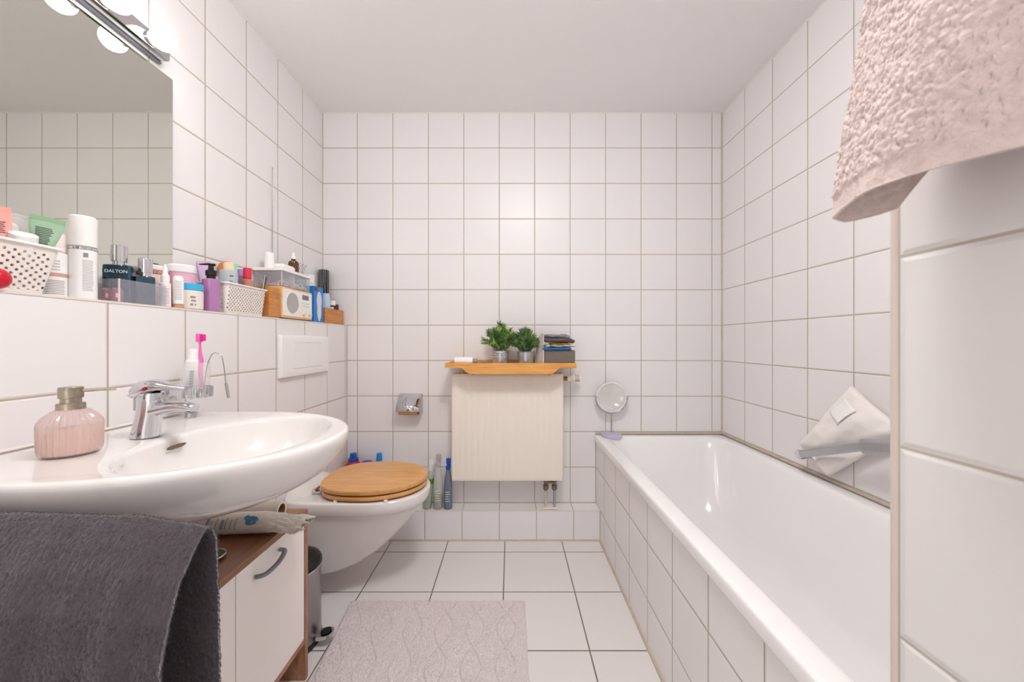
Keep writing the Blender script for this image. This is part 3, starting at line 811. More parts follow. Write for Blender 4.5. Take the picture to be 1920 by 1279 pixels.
sc_ = [o for o in COL.objects if o.name.startswith('temperature_scale')][0]; sc_.data.transform(Matrix.Translation(-root_loc(tv)))
brn = pm('tarnished_nickel', '#857a6a', .35, metal=.9)
for x in (.190, .237):
    b = BM(); lathe(b, [(0, .326), (.0075, .326), (.0075, .318), (.013, .316), (.013, .304), (.010, .302), (.010, .292), (.0145, .288), (.0150, .270), (.011, .262), (.0075, .258), (0, .258)], c=(x, 2.015, 0), n=24)
    obj('pipe_valve', b, brn, rd, world=True)
    b = BM(); tube(b, [(x, 2.015, .262), (x-.0, 2.015, .163)], .0068, n=16); obj('pipe', b, pm('painted_pipe', '#c9beb0', .4) if x < .2 else M['chrome_soft'], rd, world=True)
b = BM(); box(b, .190, .237, 2.006, 2.024, .296, .308, .002); obj('valve_bridge', b, brn, rd, world=True)
b = BM(); box(b, .172, .256, 1.997, 2.033, .1622, .170, .002); obj('pipe_cover', b, M['cream'], rd, world=True)

# bamboo tray on the radiator
ty = thing('bamboo_tray', 'bamboo tray with cut-away handles standing on the radiator', 'tray', (0, 1.96, .897))
TX0, TX1, TY0, TY1 = -.333, .330, 1.872, 2.062
for y in (TY0, TY1-.010):
    b = BM()
    P = [(TX0, y, .960), (TX1, y, .960), (TX1+.003, y, .936), (TX1-.075, y, .9345), (TX1-.085, y, .932), (TX1-.105, y, .915), (TX1-.118, y, .906), (TX1-.135, y, .9035),
         (TX0+.135, y, .9035), (TX0+.118, y, .906), (TX0+.105, y, .915), (TX0+.085, y, .932), (TX0+.075, y, .9345), (TX0-.003, y, .936)]
    prism(b, P, (0, .010, 0), .0012); obj('tray_side', b, M['bamboo'], ty, world=True, angle=30)
for x in (TX0, TX1-.010):
    b = BM(); box(b, x, x+.010, TY0+.0102, TY1-.0102, .938, .960, .001); obj('tray_end', b, M['bamboo'], ty, world=True)
b = BM(); box(b, TX0+.0102, TX1-.0102, TY0+.0102, TY1-.0102, .940, .948, .0005); obj('tray_floor', b, M['bamboo'], ty, world=True)
for x in (-.20, .19):
    b = BM(); box(b, x, x+.012, TY0+.0102, TY1-.0102, .897, .9398); obj('tray_foot', b, M['bamboo'], ty, world=True)
TZ = .9485

def plant(x, y, R0, R1, H, fr, fh, seed, label):
    t = thing('potted_plant', label, 'plant', (x, y, TZ), group=None)
    zinc = pm('zinc', '#c4c6c9', .32, metal=.8, bump=.15, bscale=60)
    b = BM()
    pr_ = [(0, 0), (R0*.97, 0), (R0, .002)]
    for k in range(14):
        z = .004+(H-.008)*k/13; r = R0+(R1-R0)*z/H
        if seed == 1 and (.5 < z/H < .95): r += .0010*math.sin(z/H*2*PI*6)
        pr_.append((r, z))
    pr_ += [(R1+.001, H-.003), (R1+.0018, H), (R1, H+.0005), (R1-.002, H-.002), (R1-.004, H-.012), (0, H-.012)]
    lathe(b, pr_, n=48); obj('pot', b, zinc, t)
    b = BM(); lathe(b, [(0, H-.010), (R1-.0045, H-.010), (R1-.0045, H-.0118)], n=24); obj('soil', b, pm('dark_soil', '#2b2118', .9), t)
    rs = random.Random(seed); vs, fs, mi = [], [], []
    def leaf(p, d, L, wd, m):
        d = d.normalized(); s = d.cross(Vector((rs.uniform(-1, 1), rs.uniform(-1, 1), rs.uniform(-1, 1)))).normalized()
        sag = Vector((0, 0, -L*.12)); n = len(vs)
        q = p+d*L*.5
        vs.extend([p-s*wd*.3, p+s*wd*.3, q+s*wd*.5, q-s*wd*.5, p+d*L+sag]); fs.append((n, n+1, n+2, n+3)); fs.append((n+3, n+2, n+4)); mi.extend([m, m])
    ns = 95
    for i in range(ns):
        az = rs.uniform(0, 2*PI); lean = rs.uniform(0, 1)**.75
        tip = Vector((math.cos(az)*fr*lean, math.sin(az)*fr*lean*.75, H-.008+fh*(1-.62*lean**1.8)*rs.uniform(.72, 1.0)))
        base = Vector((math.cos(az)*R1*.6*rs.random(), math.sin(az)*R1*.6*rs.random(), H-.012))
        mid = (base+tip)/2+Vector((0, 0, fh*.10)); m = rs.choice((0, 0, 1, 1, 2))
        pts = spline([base, mid, tip], 9); prev = None
        for j, p in enumerate(pts):
            n = len(vs)
            if prev is not None:
                d = (p-prev).normalized(); s = d.cross(Vector((0, 1, 0.1))).normalized()*.0006
                vs.extend([prev-s, prev+s, p+s, p-s]); fs.append((n, n+1, n+2, n+3)); mi.append(0)
                if j > 3:
                    for q in range(3):
                        o = Vector((rs.uniform(-1, 1), rs.uniform(-1, 1), rs.uniform(-.6, 1))).normalized()
                        leaf(p, d*1.0+o*.75, rs.uniform(.018, .034), rs.uniform(.0026, .0042), m)
            prev = p
    mats = [pm('deep_green_leaf_%d' % seed, '#4d6f42', .45), pm('mid_green_leaf_%d' % seed, '#77994f', .45), pm('bright_green_leaf_%d' % seed, ('#b3cf72' if seed == 1 else '#86a878'), .45)]
    me = bpy.data.meshes.new('foliage'); me.from_pydata([tuple(v) for v in vs], [], fs)
    for m in mats: me.materials.append(m)
    me.polygons.foreach_set('material_index', mi)
    o = bpy.data.objects.new('foliage', me); COL.objects.link(o); o.parent = t
plant(-.056, 1.955, .040, .0475, .073, .095, .155, 1, 'larger bushy green plant in a ribbed zinc pot, left of the two on the tray')
plant(.078, 1.955, .038, .0450, .068, .080, .125, 2, 'smaller darker plant in a smooth zinc pot, right of the two on the tray')

wbt = thing('plastic_bottle', 'small white bottle lying on its side at the left end of the bamboo tray', 'bottle', (-.245, 1.915, TZ+.0205))
b = BM(); lathe(b, [(0, -.045), (.019, -.045), (.0205, -.042), (.0205, .045), (.019, .048), (0, .048)], ax='x', n=32); obj('bottle_body', b, M['white_gloss'], wbt)
b = BM(); lathe(b, [(0, .0482), (.013, .0482), (.013, .068), (.011, .070), (0, .070)], ax='x', n=24); obj('bottle_cap', b, pm('grey_clear_cap', '#a5a5a5', .2, alpha=.8), wbt)

be = tag(obj('bookend', prism(BM(), [(.128, 1.995, TZ), (.166, 1.888, TZ), (.166, 1.888, TZ+.160), (.158, 1.91, TZ+.163), (.137, 1.97, TZ+.13)], (.004, .0015, 0), .0004), pm('whitewashed_board', '#ddd6cb', .6, vary=.1, vscale=40)),
         'upright whitewashed board between the right plant and the woven basket', 'board')
# woven basket of cloths
wv = pm('grey_woven', '#8a7f76', .85, vary=.35, vscale=300, bump=.9, bscale=400, stretch=(1, 1, 3))
bk = thing('woven_basket', 'grey-brown woven basket full of cloths on the right end of the bamboo tray', 'basket', (.250, 1.965, TZ))
b = BM(); R = []
for s, z in ((0, 0), (0, .074), (-.005, .076), (-.006, .07), (-.006, .012)):
    R.append([(x, y, z) for x, y, _ in rrect(-.080-s, .080+s, -.072-s, .072+s, .01, 4)])
loft(b, R, cap0=True, cap1=True); bmesh.ops.recalc_face_normals(b, faces=b.faces); obj('basket_body', b, wv, bk)
def cloth(name, label, cx, cy, wx, wy, z, th_, amp, m, seed, slope=0):
    nu, nv = 40, 24
    def f(sgn):
        def F(U, V):
            X = cx+(U-.5)*wx; Y = cy+(V-.5)*wy
            e = np.clip(np.minimum(np.minimum(U, 1-U)/.10, np.minimum(V, 1-V)/.14), 0, 1)
            h = np.sqrt(np.clip(1-(1-e)**2, 0, 1))
            Z = z+th_/2+slope*(U-.5)+amp*vn(U*5+seed*3.1, V*3+seed, seed)+amp*.5*vn(U*11, V*7, seed+1)+sgn*h*th_/2
            Y = Y + amp*.9*vn(U*6, Z*120, seed+2)*(1-e)
            return X, Y, Z
        return F
    a, fa = gridv(nu, nv, f(1)); c, fc = gridv(nu, nv, f(-1))
    o = obj(name, (np.concatenate([a, c]), fa+[tuple(i+len(a) for i in q[::-1]) for q in fc]), m, angle=180)
    return tag(o, label, 'cloth')
zz = TZ+.0005
cloth('folded_cloth', 'bright blue cloth folded on top of the woven basket', .235, 1.945, .150, .130, TZ+.0765, .014, .002, pm('blue_cloth', '#2f72c0', .9), 3)
cloth('folded_cloth', 'cream and olive patterned cloth on the blue cloth in the basket', .222, 1.940, .125, .12, TZ+.0925, .011, .003, pm('olive_cream_cloth', '#d9d2b4', .9, vary=.5, vscale=60, col2='#5f6b45'), 5)
cloth('folded_cloth', 'mustard yellow cloth showing between the patterned cloth and the grey cloths', .255, 1.952, .10, .115, TZ+.1045, .010, .002, pm('mustard_cloth', '#d79a2b', .9), 7)
cloth('folded_cloth', 'beige fringed cloth at the right side of the basket', .296, 1.950, .070, .12, TZ+.0925, .011, .002, pm('beige_cloth', '#dfcdb8', .9), 9)
cloth('folded_cloth', 'dark grey folded cloth, lower of the two on top of the cloth basket', .248, 1.945, .158, .125, TZ+.1165, .022, .004, pm('dark_grey_cloth', '#5b555b', .95, bump=.4, bscale=300), 11, slope=-.006)
cloth('folded_cloth', 'lighter grey folded cloth, topmost on the cloth basket', .232, 1.948, .140, .12, TZ+.139, .018, .0045, pm('grey_cloth', '#857e84', .95, bump=.4, bscale=300), 13, slope=-.004)

# ------------------------------------------------------------------ mirror and lamp above the basin
mr_ = obj('wall_mirror', box(BM(), XU+.001, XU+.006, -.30, 1.154, 1.180, 1.886, .0006), M['mirror'])
tag(mr_, 'large frameless wall mirror above the ledge on the left', 'mirror')
lp = thing('mirror_lamp', 'chrome strip lamp with round glowing globes along the top of the mirror', 'lamp', (XU, .80, 1.928))
b = BM(); box(b, XU+.0065, -1.0195, .485, 1.106, 1.9055, 1.951, .003); obj('lamp_bar', b, M['chrome'], lp, world=True, angle=30)
b = BM(); box(b, XU+.004, -1.0475, .483, 1.109, 1.9005, 1.9052, .001); obj('lamp_rail', b, M['grey_metal'], lp, world=True)
mb_, nt_, b_ = new_mat('lit_globe'); b_.inputs['Base Color'].default_value = (1, 1, 1, 1)
b_.inputs['Emission Color'].default_value = (1, .985, .97, 1); b_.inputs['Emission Strength'].default_value = LAMP_BULB
for k in range(5):
    y = 1.048-.123*k
    b = BM(); lathe(b, [(0, 0), (.019, 0), (.019, .006), (.014, .008), (0, .008)], c=(-1.0195, y, 1.926), ax='x', n=24); so = obj('socket', b, M['chrome_soft'], lp, world=True)
    b = BM(); bmesh.ops.create_uvsphere(b, u_segments=32, v_segments=20, radius=.0305)
    bmesh.ops.translate(b, verts=b.verts, vec=(-.984, y, 1.926)); g_ = obj('light_bulb', b, mb_, lp, world=True)

# ------------------------------------------------------------------ things on the ledge
LZ = 1.1628
def cam_dir(x, y): return math.atan2(-y, -x)
def lathe_thing(name, label, cat, x, y, parts, z=LZ, group=None, prints=None, n=40, rotz=0, rot=None):
    t = thing(name, label, cat, (x, y, z), rotz, group, rot)
    for p in parts:
        b = BM(); lathe(b, p[1], n=n); obj(p[0], b, p[2], t, label=(p[3] if len(p) > 3 else None))
    if prints:
        r, rows, m = prints; b = BM(); a0 = cam_dir(x, y); rs = random.Random(int(x*1e4+y*1e4))
        for z0, z1, w0, w1 in rows:
            n_ = 8; w1 = w1-rs.random()*.12*(w1 > .5)
            pv = None
            for k in range(n_+1):
                a = a0+w0+(w1-w0)*k/n_
                q = (b.verts.new((r*math.cos(a), r*math.sin(a), z0)), b.verts.new((r*math.cos(a), r*math.sin(a), z1)))
                if pv: b.faces.new([pv[0], q[0], q[1], pv[1]])
                pv = q
        obj('label_print', b, m, t)
    return t
def lines(z0, z1, n, a0=-.5, a1=.75, th_=.0012): return [(z0+(z1-z0)*k/n, z0+(z1-z0)*k/n+th_, a0, a1) for k in range(n)]
def cyl(r, z0, z1, e=.0015): return [(0, z0), (r-e, z0), (r, z0+e), (r, z1-e), (r-e, z1), (0, z1)]
def colm(n, c, rough=.3, **k): return pm(n, c, rough, **k)

# -- big white perforated basket (near)
def basket(name, label, x0, x1, y0, y1, h, nholes, nrows, r, taper=.016, side_cols=0, holeR=None):
    t = thing(name, label, 'basket', ((x0+x1)/2, (y0+y1)/2, LZ))
    cx, cy = (x0+x1)/2, (y0+y1)/2; hx, hy = (x1-x0)/2, (y1-y0)/2
    b = BM(); R = []
    for k, z in ((1, 0), (1, .003), (0, h-.006), (0, h)):
        d_ = taper*k*(1)
        R.append([(x, y, z) for x, y, _ in rrect(-hx+d_, hx-d_, -hy+d_, hy-d_, .014-.004*k, 6)])
    R.append([(x, y, h) for x, y, _ in rrect(-hx+.002, hx-.002, -hy+.002, hy-.002, .012, 6)])
    R.append([(x, y, .003) for x, y, _ in rrect(-hx+taper+.002, hx-taper-.002, -hy+taper+.002, hy-taper-.002, .008, 6)])
    loft(b, R, cap0=True, cap1=True); bmesh.ops.recalc_face_normals(b, faces=b.faces)
    m, nt, bs = new_mat('perforated_white_%s' % nholes)
    # round holes: dark openings laid out in staggered rows on the sloping walls
    g = nd(nt, 'ShaderNodeTexCoord'); s = nd(nt, 'ShaderNodeSeparateXYZ'); nt.links.new(g.outputs['Object'], s.inputs[0])
    px = 2*hy/nholes; pz = px*.5
    no = nd(nt, 'ShaderNodeSeparateXYZ'); nt.links.new(g.outputs['Normal'], no.inputs[0])
    fx_ = mth(nt, 'GREATER_THAN', mth(nt, 'ABSOLUTE', no.outputs[0]), .6)
    u = mth(nt, 'ADD', mth(nt, 'MULTIPLY', s.outputs[1], fx_), mth(nt, 'MULTIPLY', s.outputs[0], mth(nt, 'SUBTRACT', 1, fx_)))
    def layer(ou, ov):
        du = mth(nt, 'PINGPONG', mth(nt, 'ADD', u, ou), px/2); dv = mth(nt, 'PINGPONG', mth(nt, 'ADD', s.outputs[2], ov), pz)
        return mth(nt, 'SQRT', mth(nt, 'ADD', mth(nt, 'MULTIPLY', du, du), mth(nt, 'MULTIPLY', dv, dv)))
    d1 = layer(0, 0); d2 = layer(px/2, pz); d_ = mth(nt, 'MINIMUM', d1, d2)
    inside = mth(nt, 'LESS_THAN', d_, r)
    zc = mth(nt, 'MULTIPLY', mth(nt, 'GREATER_THAN', s.outputs[2], .008), mth(nt, 'LESS_THAN', s.outputs[2], h-.014))
    uc = mth(nt, 'MULTIPLY', mth(nt, 'LESS_THAN', mth(nt, 'ABSOLUTE', s.outputs[1]), hy-taper-.001), fx_)
    if side_cols: uc = mth(nt, 'MAXIMUM', uc, mth(nt, 'MULTIPLY', mth(nt, 'SUBTRACT', 1, fx_), mth(nt, 'LESS_THAN', mth(nt, 'ABSOLUTE', s.outputs[0]), hx-taper-.008)))
    hole = mth(nt, 'MULTIPLY', inside, mth(nt, 'MULTIPLY', zc, uc))
    bs.inputs['Base Color'].default_value = lin('#ebe4de'); bs.inputs['Roughness'].default_value = .35
    al = mth(nt, 'SUBTRACT', 1, hole); nt.links.new(al, bs.inputs['Alpha'])
    obj('basket_body', b, m, t)
    b = BM(); R = []
    for e, z in ((.0, h-.0045), (.0055, h-.004), (.006, h-.0015), (.005, h+.0005), (-.001, h+.0005), (-.001, h-.001)):
        R.append([(x, y, z) for x, y, _ in rrect(-hx-e, hx+e, -hy-e, hy+e, .016, 6)])
    loft(b, R); bmesh.ops.recalc_face_normals(b, faces=b.faces); obj('basket_rim', b, M['white'], t)
    return t
basket('plastic_basket', 'large white plastic basket with round holes at the left edge of the ledge', -1.052, -.9365, .525, .772, .098, 17, 7, .0026)
basket('plastic_basket', 'small white perforated basket of cosmetics beside the purple pump bottle', -1.050, -.9370, 1.220, 1.420, .103, 15, 12, .0027, taper=.009, side_cols=1)

def loc_z(z): return z
# things in the large basket
BZ = LZ+.004
def tube_thing(name, label, x, y, z, r, w_, h, m, mcap, rot, up=True, cat='tube', ptext=None, crimp=None):
    """a squeeze tube: cap below, sealed end on top"""
    t = thing(name, label, cat, (x, y, z), rot=rot)
    b = BM(); loft(b, squeeze(r, w_, h-.014, z0=.014), cap0=True, cap1=True); bmesh.ops.recalc_face_normals(b, faces=b.faces); obj('tube_body', b, m, t)
    b = BM(); lathe(b, [(0, 0), (r*.9, 0), (r*.95, .0135), (0, .0135)], n=24); obj('tube_cap', b, mcap, t)
    b = BM(); box(b, -w_/2, w_/2, -.0012, .0012, h-.0005, h+.009, .0004); obj('crimped_end', b, crimp or m, t)
    if ptext:
        b = BM(); n_, a, c = ptext
        for k in range(n_):
            zz_ = h*a+(h*(c-a))*k/n_; q = (zz_-.014)/(h-.014); e = q*q*(3-2*q)
            yy = -(r*(1-e)+.0012*e)-.0008; hw = (r*(1-e)+w_/2*e)*.62
            box(b, -hw, hw*(.8-.3*((k*7) % 5)/5), yy, yy+.0012, zz_, zz_+.0011)
        obj('label_print', b, M['print_dark'], t)
    return t
ROT = math.radians(42)
gr = colm('green_tube', '#98b99c', .35)
tube_thing('squeeze_tube', 'light green squeeze tube standing upside down in the large basket', -.957, .751, BZ+.066, .013, .047, .082, gr, M['white'], (0, .12, ROT+.1), ptext=(13, .28, .86), crimp=colm('green_crimp', '#8bb188', .35))
pk_ = colm('pink_tube', '#f3a79d', .3)
tube_thing('squeeze_tube', 'salmon pink tube at the left edge of the picture in the large basket', -.963, .703, BZ+.03, .012, .030, .118, pk_, M['white'], (0, -.06, ROT), ptext=(6, .66, .86))
lathe_thing('cosmetic_jar', 'white jar lying tilted in front of the clear container in the large basket', 'jar', -.959, .7245,
            [('jar_body', cyl(.0175, 0, .026), M['white_gloss']), ('jar_lid', cyl(.0185, .0262, .042), M['white'])], z=BZ+.072, rot=(.18, .35, 0), prints=(.0178, [(.006, .0075, -.5, .7), (.010, .011, -.5, .2)], M['print_dark']))
tag(obj('plastic_beaker', lathe(BM(), [(0, 0), (.021, 0), (.027, .122), (.0285, .126), (.0272, .126), (.0202, .003), (0, .002)], c=(-1.000, .732, BZ+.028), n=40), M['clear']), 'clear plastic beaker of bottles in the back of the large basket', 'beaker')
lathe_thing('cosmetic_bottle', 'white bottle with a rounded cap inside the clear beaker', 'bottle', -1.000, .732, [('bottle_body', cyl(.0165, 0, .075), colm('blush_white', '#f3dcd6', .3)), ('bottle_cap', cyl(.015, .0752, .105, .004), M['white'])], z=BZ+.032)
lathe_thing('cosmetic_bottle', 'pale pink bottle between the salmon tube and the clear beaker', 'bottle', -.990, .699, [('bottle_body', cyl(.014, 0, .09), colm('light_pink', '#efb3a4', .3)), ('bottle_cap', cyl(.012, .0902, .118, .003), colm('peach_clear', '#efc9bb', .2))], z=BZ)
lathe_thing('cosmetic_bottle', 'pale blue bottle seen through the holes of the large basket', 'bottle', -.962, .664, [('bottle_body', cyl(.018, 0, .085), colm('pale_blue', '#86a9c6', .3)), ('bottle_cap', cyl(.012, .0852, .105, .003), M['white'])], z=BZ)
rb = obj('red_ball', lathe(BM(), [(.0195*math.sin(PI*k/16), -.0195*math.cos(PI*k/16)) for k in range(17)], c=(-.9275, .664, LZ+.0196), n=32), colm('red_plastic', '#c8102a', .25))
tag(rb, 'small glossy round red object in front of the large basket', 'ball')

# bottles beside the basket
lathe_thing('cosmetic_bottle', 'white and pink lotion bottle between the large basket and the tall white bottle', 'bottle', -.996, .806,
            [('bottle_body', cyl(.020, 0, .098), M['white_gloss']), ('bottle_cap', cyl(.0165, .0985, .142, .003), colm('blush_cap', '#f2e3de', .3)), ('pink_band', [(.0202, .046), (.0204, .046), (.0204, .054), (.0202, .054)], colm('rose_band', '#cfa097', .4))],
            prints=(.0204, lines(.008, .040, 9, -.7, .8)+lines(.060, .085, 4, -.4, .4), M['print']))
lathe_thing('cosmetic_bottle', 'tall white bottle with a white cap and silver ring, tallest on the ledge', 'bottle', -.970, .838,
            [('bottle_body', cyl(.0225, 0, .112), M['white_gloss']), ('silver_ring', [(.0226, .112), (.0229, .112), (.0229, .117), (.0226, .117)], M['chrome']), ('bottle_cap', cyl(.0224, .1172, .188, .003), M['white'])],
            prints=(.0227, lines(.020, .090, 22, -.05, .75, .0010)+[(.094, .104, .0, .35)], M['print']))
# clear organiser with nail polish and teal bottles
def clear_box(name, label, x0, x1, y0, y1, h, m, cat='organiser', z=LZ, th_=.0018):
    t = thing(name, label, cat, ((x0+x1)/2, (y0+y1)/2, z))
    for nm, a in (('side_wall', (x0, x1, y0, y0+th_, z+th_, z+h)), ('side_wall', (x0, x1, y1-th_, y1, z+th_, z+h)), ('long_wall', (x1-th_, x1, y0+th_, y1-th_, z+th_, z+h)), ('long_wall', (x0, x0+th_, y0+th_, y1-th_, z+th_, z+h)), ('box_floor', (x0, x1, y0, y1, z, z+th_))):
        b = BM(); box(b, *a, .0004); obj(nm, b, m, t, world=True)
    b = BM(); box(b, x1-.0022, x1+.0003, y0-.0003, y0+.0022, z+.001, z+h); obj('corner_edge', b, M['clear_edge'], t, world=True)
    return t
clear_box('acrylic_organiser', 'clear acrylic box holding the red bottles and the teal bottles', -1.045, -.932, .879, 1.000, .056, M['smoke'])
red_ = colm('coral_red_polish', '#b9424a', .15, coat=.6)
for (x, y, r, lab) in ((-.953, .894, .0100, 'red nail polish bottle with a black cap, in the near corner of the acrylic box'), (-.982, .898, .0095, 'red nail polish bottle with a black cap, beside the tall white bottle')):
    lathe_thing('nail_polish', lab, 'nail polish', x, y, [('bottle_body', cyl(r, 0, .030), red_), ('shoulder', [(r*.9, .030), (r*.6, .034), (0, .034)], colm('grey_neck', '#6d6a6c', .3)), ('bottle_cap', cyl(r*.62, .0342, .062, .001), M['black'])], z=LZ+.002,
                prints=(r+.0002, [(.010, .020, -.2, .3)], M['white']))
def flacon(x, y, hw, hd, h, capR, capH, label, text=None, rot=.5):
    t = thing('perfume_flacon', label, 'bottle', (x, y, LZ+.002), rotz=rot)
    b = BM(); R = []
    for z, s in ((0, .96), (.002, 1), (h-.006, 1), (h-.001, .97), (h+.002, .6)):
        R.append([(a, c, z) for a, c, _ in rrect(-hw*s, hw*s, -hd*s, hd*s, .004*s, 4)])
    loft(b, R, cap0=True, cap1=True); bmesh.ops.recalc_face_normals(b, faces=b.faces); obj('glass_body', b, M['teal_glass'], t)
    b = BM(); lathe(b, [(capR*.75, h+.001), (capR*.75, h+.010), (capR, h+.0105), (capR, h+.010+capH), (capR-.001, h+.011+capH), (0, h+.011+capH)], n=40); obj('silver_cap', b, M['chrome'], t)
    if text:
        cu = bpy.data.curves.new('lettering', 'FONT'); cu.body = text; cu.size = .0105; cu.extrude = .0001; cu.align_x = 'CENTER'
        o = bpy.data.objects.new('lettering', cu); COL.objects.link(o)
        dg = bpy.context.evaluated_depsgraph_get(); me = bpy.data.meshes.new_from_object(o.evaluated_get(dg))
        bpy.data.objects.remove(o)
        o = bpy.data.objects.new('lettering', me); COL.objects.link(o); me.materials.clear(); me.materials.append(M['white'])
        o.parent = t; o.location = (0, -hd-.0004, h-.020); o.rotation_euler = (PI/2, 0, 0)
    return t
flacon(-.998, .942, .0265, .016, .097, .0155, .040, 'taller teal glass bottle with a silver cap and white lettering', 'DALTON', rot=.45)
flacon(-.964, .975, .0190, .014, .074, .0145, .036, 'shorter teal glass bottle with a silver cap, beside the white dropper bottle', None, rot=.75)
# dropper, pots, jars
lathe_thing('dropper_bottle', 'white bottle with a pointed dropper nozzle beside the teal bottles', 'bottle', -.956, 1.022,
            [('bottle_body', cyl(.0125, 0, .068, .003), colm('pinkish_white', '#f1e6e2', .3)), ('nozzle_cap', [(.0095, .0682), (.0095, .088), (.0060, .092), (.0035, .118), (0, .120)], M['white'])],
            prints=(.0127, lines(.01, .055, 10, -.6, .7), M['print']))
lathe_thing('cosmetic_tube', 'small white tube with a tan cap at the bottom, in front of the pink jar', 'tube', -.947, 1.052,
            [('tube_cap', cyl(.012, 0, .012), colm('tan_cap', '#c99a6b', .4)), ('tube_body', [(.0118, .0122), (.0125, .014), (.0125, .085), (.010, .092), (0, .092)], M['white_gloss'])],
            prints=(.0127, lines(.025, .080, 12, -.6, .7), M['print']))
lathe_thing('cosmetic_jar', 'rose gold rimmed jar behind the dropper bottle', 'jar', -1.022, 1.060,
            [('jar_body', cyl(.030, 0, .098, .004), colm('blush_jar', '#ead3cb', .25)), ('rose_gold_band', [(.0302, .098), (.0308, .098), (.0308, .106), (.0302, .106)], pm('rose_gold', '#d9a48d', .15, metal=1)), ('jar_lid', cyl(.030, .1062, .122, .003), colm('blush_lid', '#efe2dd', .25))])
lathe_thing('cosmetic_jar', 'pink jar with a white lid standing behind the blue-lidded jar', 'jar', -1.012, 1.135,
            [('jar_body', [(0, 0), (.034, 0), (.0365, .003), (.0365, .112), (0, .112)], colm('pink_jar', '#efb0c3', .3)), ('jar_lid', cyl(.0372, .1122, .139, .004), M['white_gloss'])],
            prints=(.0367, lines(.070, .105, 6, -.4, .5), colm('pale_pink_print', '#f3d3dc', .5)))
lathe_thing('cosmetic_jar', 'white jar with a bright blue lid', 'jar', -.966, 1.108,
            [('jar_body', [(0, 0), (.031, 0), (.0345, .004), (.0350, .054), (.0335, .057), (0, .057)], colm('cream_jar', '#e9e0d8', .25)), ('jar_lid', cyl(.0352, .0572, .078, .002), colm('blue_lid', '#3fb0de', .3))],
            prints=(.0352, [(.012, .018, .1, .3), (.012, .018, .4, .55), (.024, .029, .15, .5), (.034, .040, .1, .45)]+lines(.018, .042, 5, -.9, -.45), M['print']))
clear_box('acrylic_organiser', 'low clear acrylic box between the blue-lidded jar and the purple bottle', -1.050, -.995, 1.176, 1.215, .055, M['smoke'])
pt_ = lathe_thing('pump_bottle', 'metallic purple bottle with a black pump', 'bottle', -.963, 1.187,
            [('bottle_body', cyl(.0235, 0, .106, .003), pm('metallic_lilac', '#b986b8', .25, metal=.35)), ('pump_collar', [(.0, .1062), (.012, .1062), (.012, .116), (.015, .118), (.015, .133), (.008, .137), (.0065, .152), (0, .152)], M['black'])])
b = BM(); tube(b, [(.010, .006, .153), (-.006, -.004, .154), (-.026, -.014, .151)], [.009, .008, .004], n=14, flat=.45); obj('pump_head', b, M['black'], pt_)
# contents of the small basket
lil = colm('lilac_tube', '#cdb3d6', .35)
tube_thing('squeeze_tube', 'lilac squeeze tube behind the black pump in the small basket', -1.036, 1.262, LZ+.055, .012, .036, .115, lil, M['white'], (0, -.08, ROT))
tube_thing('squeeze_tube', 'mint green tube in the middle of the small basket', -1.010, 1.328, LZ+.060, .013, .036, .120, colm('mint_tube', '#8fd7bd', .35), M['white'], (0, .04, ROT-.1))
br_ = thing('hair_brush', 'round wooden hair brush sticking up behind the mint tube', 'brush', (-1.036, 1.345, LZ+.10), rot=(0, 0, .7))
b = BM(); lathe(b, [(0, -.006), (.022, -.006), (.0255, -.003), (.0255, .003), (.022, .006), (0, .006)], c=(0, 0, .072), ax='y', n=40); obj('brush_head', b, colm('orange_wood', '#c47f45', .45), br_)
b = BM(); tube(b, [(0, 0, -.09), (0, 0, .05)], .007, n=14); obj('brush_handle', b, colm('orange_wood_handle', '#c47f45', .45), br_)
tag(obj('black_comb', box(BM(), -1.046, -1.040, 1.372, 1.384, LZ+.06, LZ+.172, .003), M['black']), 'black comb end beside the mint tube', 'comb')
lathe_thing('cosmetic_jar', 'pale blue-grey cylinder in the front of the small basket', 'jar', -.985, 1.290, [('jar_body', cyl(.0265, 0, .154, .003), colm('blue_grey', '#b9c3c6', .4))], prints=(.0268, [(.130, .134, .1, .55), (.113, .115, .1, .45)], M['print_dark']))
lathe_thing('cosmetic_jar', 'cream coloured cap standing on the pale blue-grey cylinder', 'cap', -.985, 1.290, [('jar_body', cyl(.0155, 0, .026, .002), colm('cream_cap', '#f1d7b4', .4))], z=LZ+.1541)
lathe_thing('cosmetic_bottle', 'lilac bottle behind the red-capped bottle', 'bottle', -1.030, 1.412, [('bottle_body', cyl(.015, 0, .150, .004), colm('lilac_bottle', '#c3a9d6', .3)), ('bottle_cap', cyl(.012, .1502, .182, .002), colm('lilac_cap', '#b695cf', .3))])
lathe_thing('cosmetic_bottle', 'clear bottle with a red cap', 'bottle', -.984, 1.380, [('bottle_body', cyl(.016, 0, .140, .006), colm('peach_liquid', '#d98a67', .15, alpha=.8, coat=.6)), ('bottle_cap', cyl(.0135, .1402, .180, .002), colm('red_cap', '#d8334f', .3))])
t = thing('nail_file', 'dark grey nail file leaning out of the small basket', 'nail file', (-.952, 1.405, LZ+.03), rot=(-.30, -.05, 0))
b = BM(); box(b, -.0012, .0012, -.0085, .0085, 0, .138, .001); obj('file_board', b, colm('dark_grey_file', '#5c595c', .7), t)
b = BM(); box(b, .0013, .0020, -.0085, -.0065, 0, .138); obj('file_edge', b, M['white'], t)
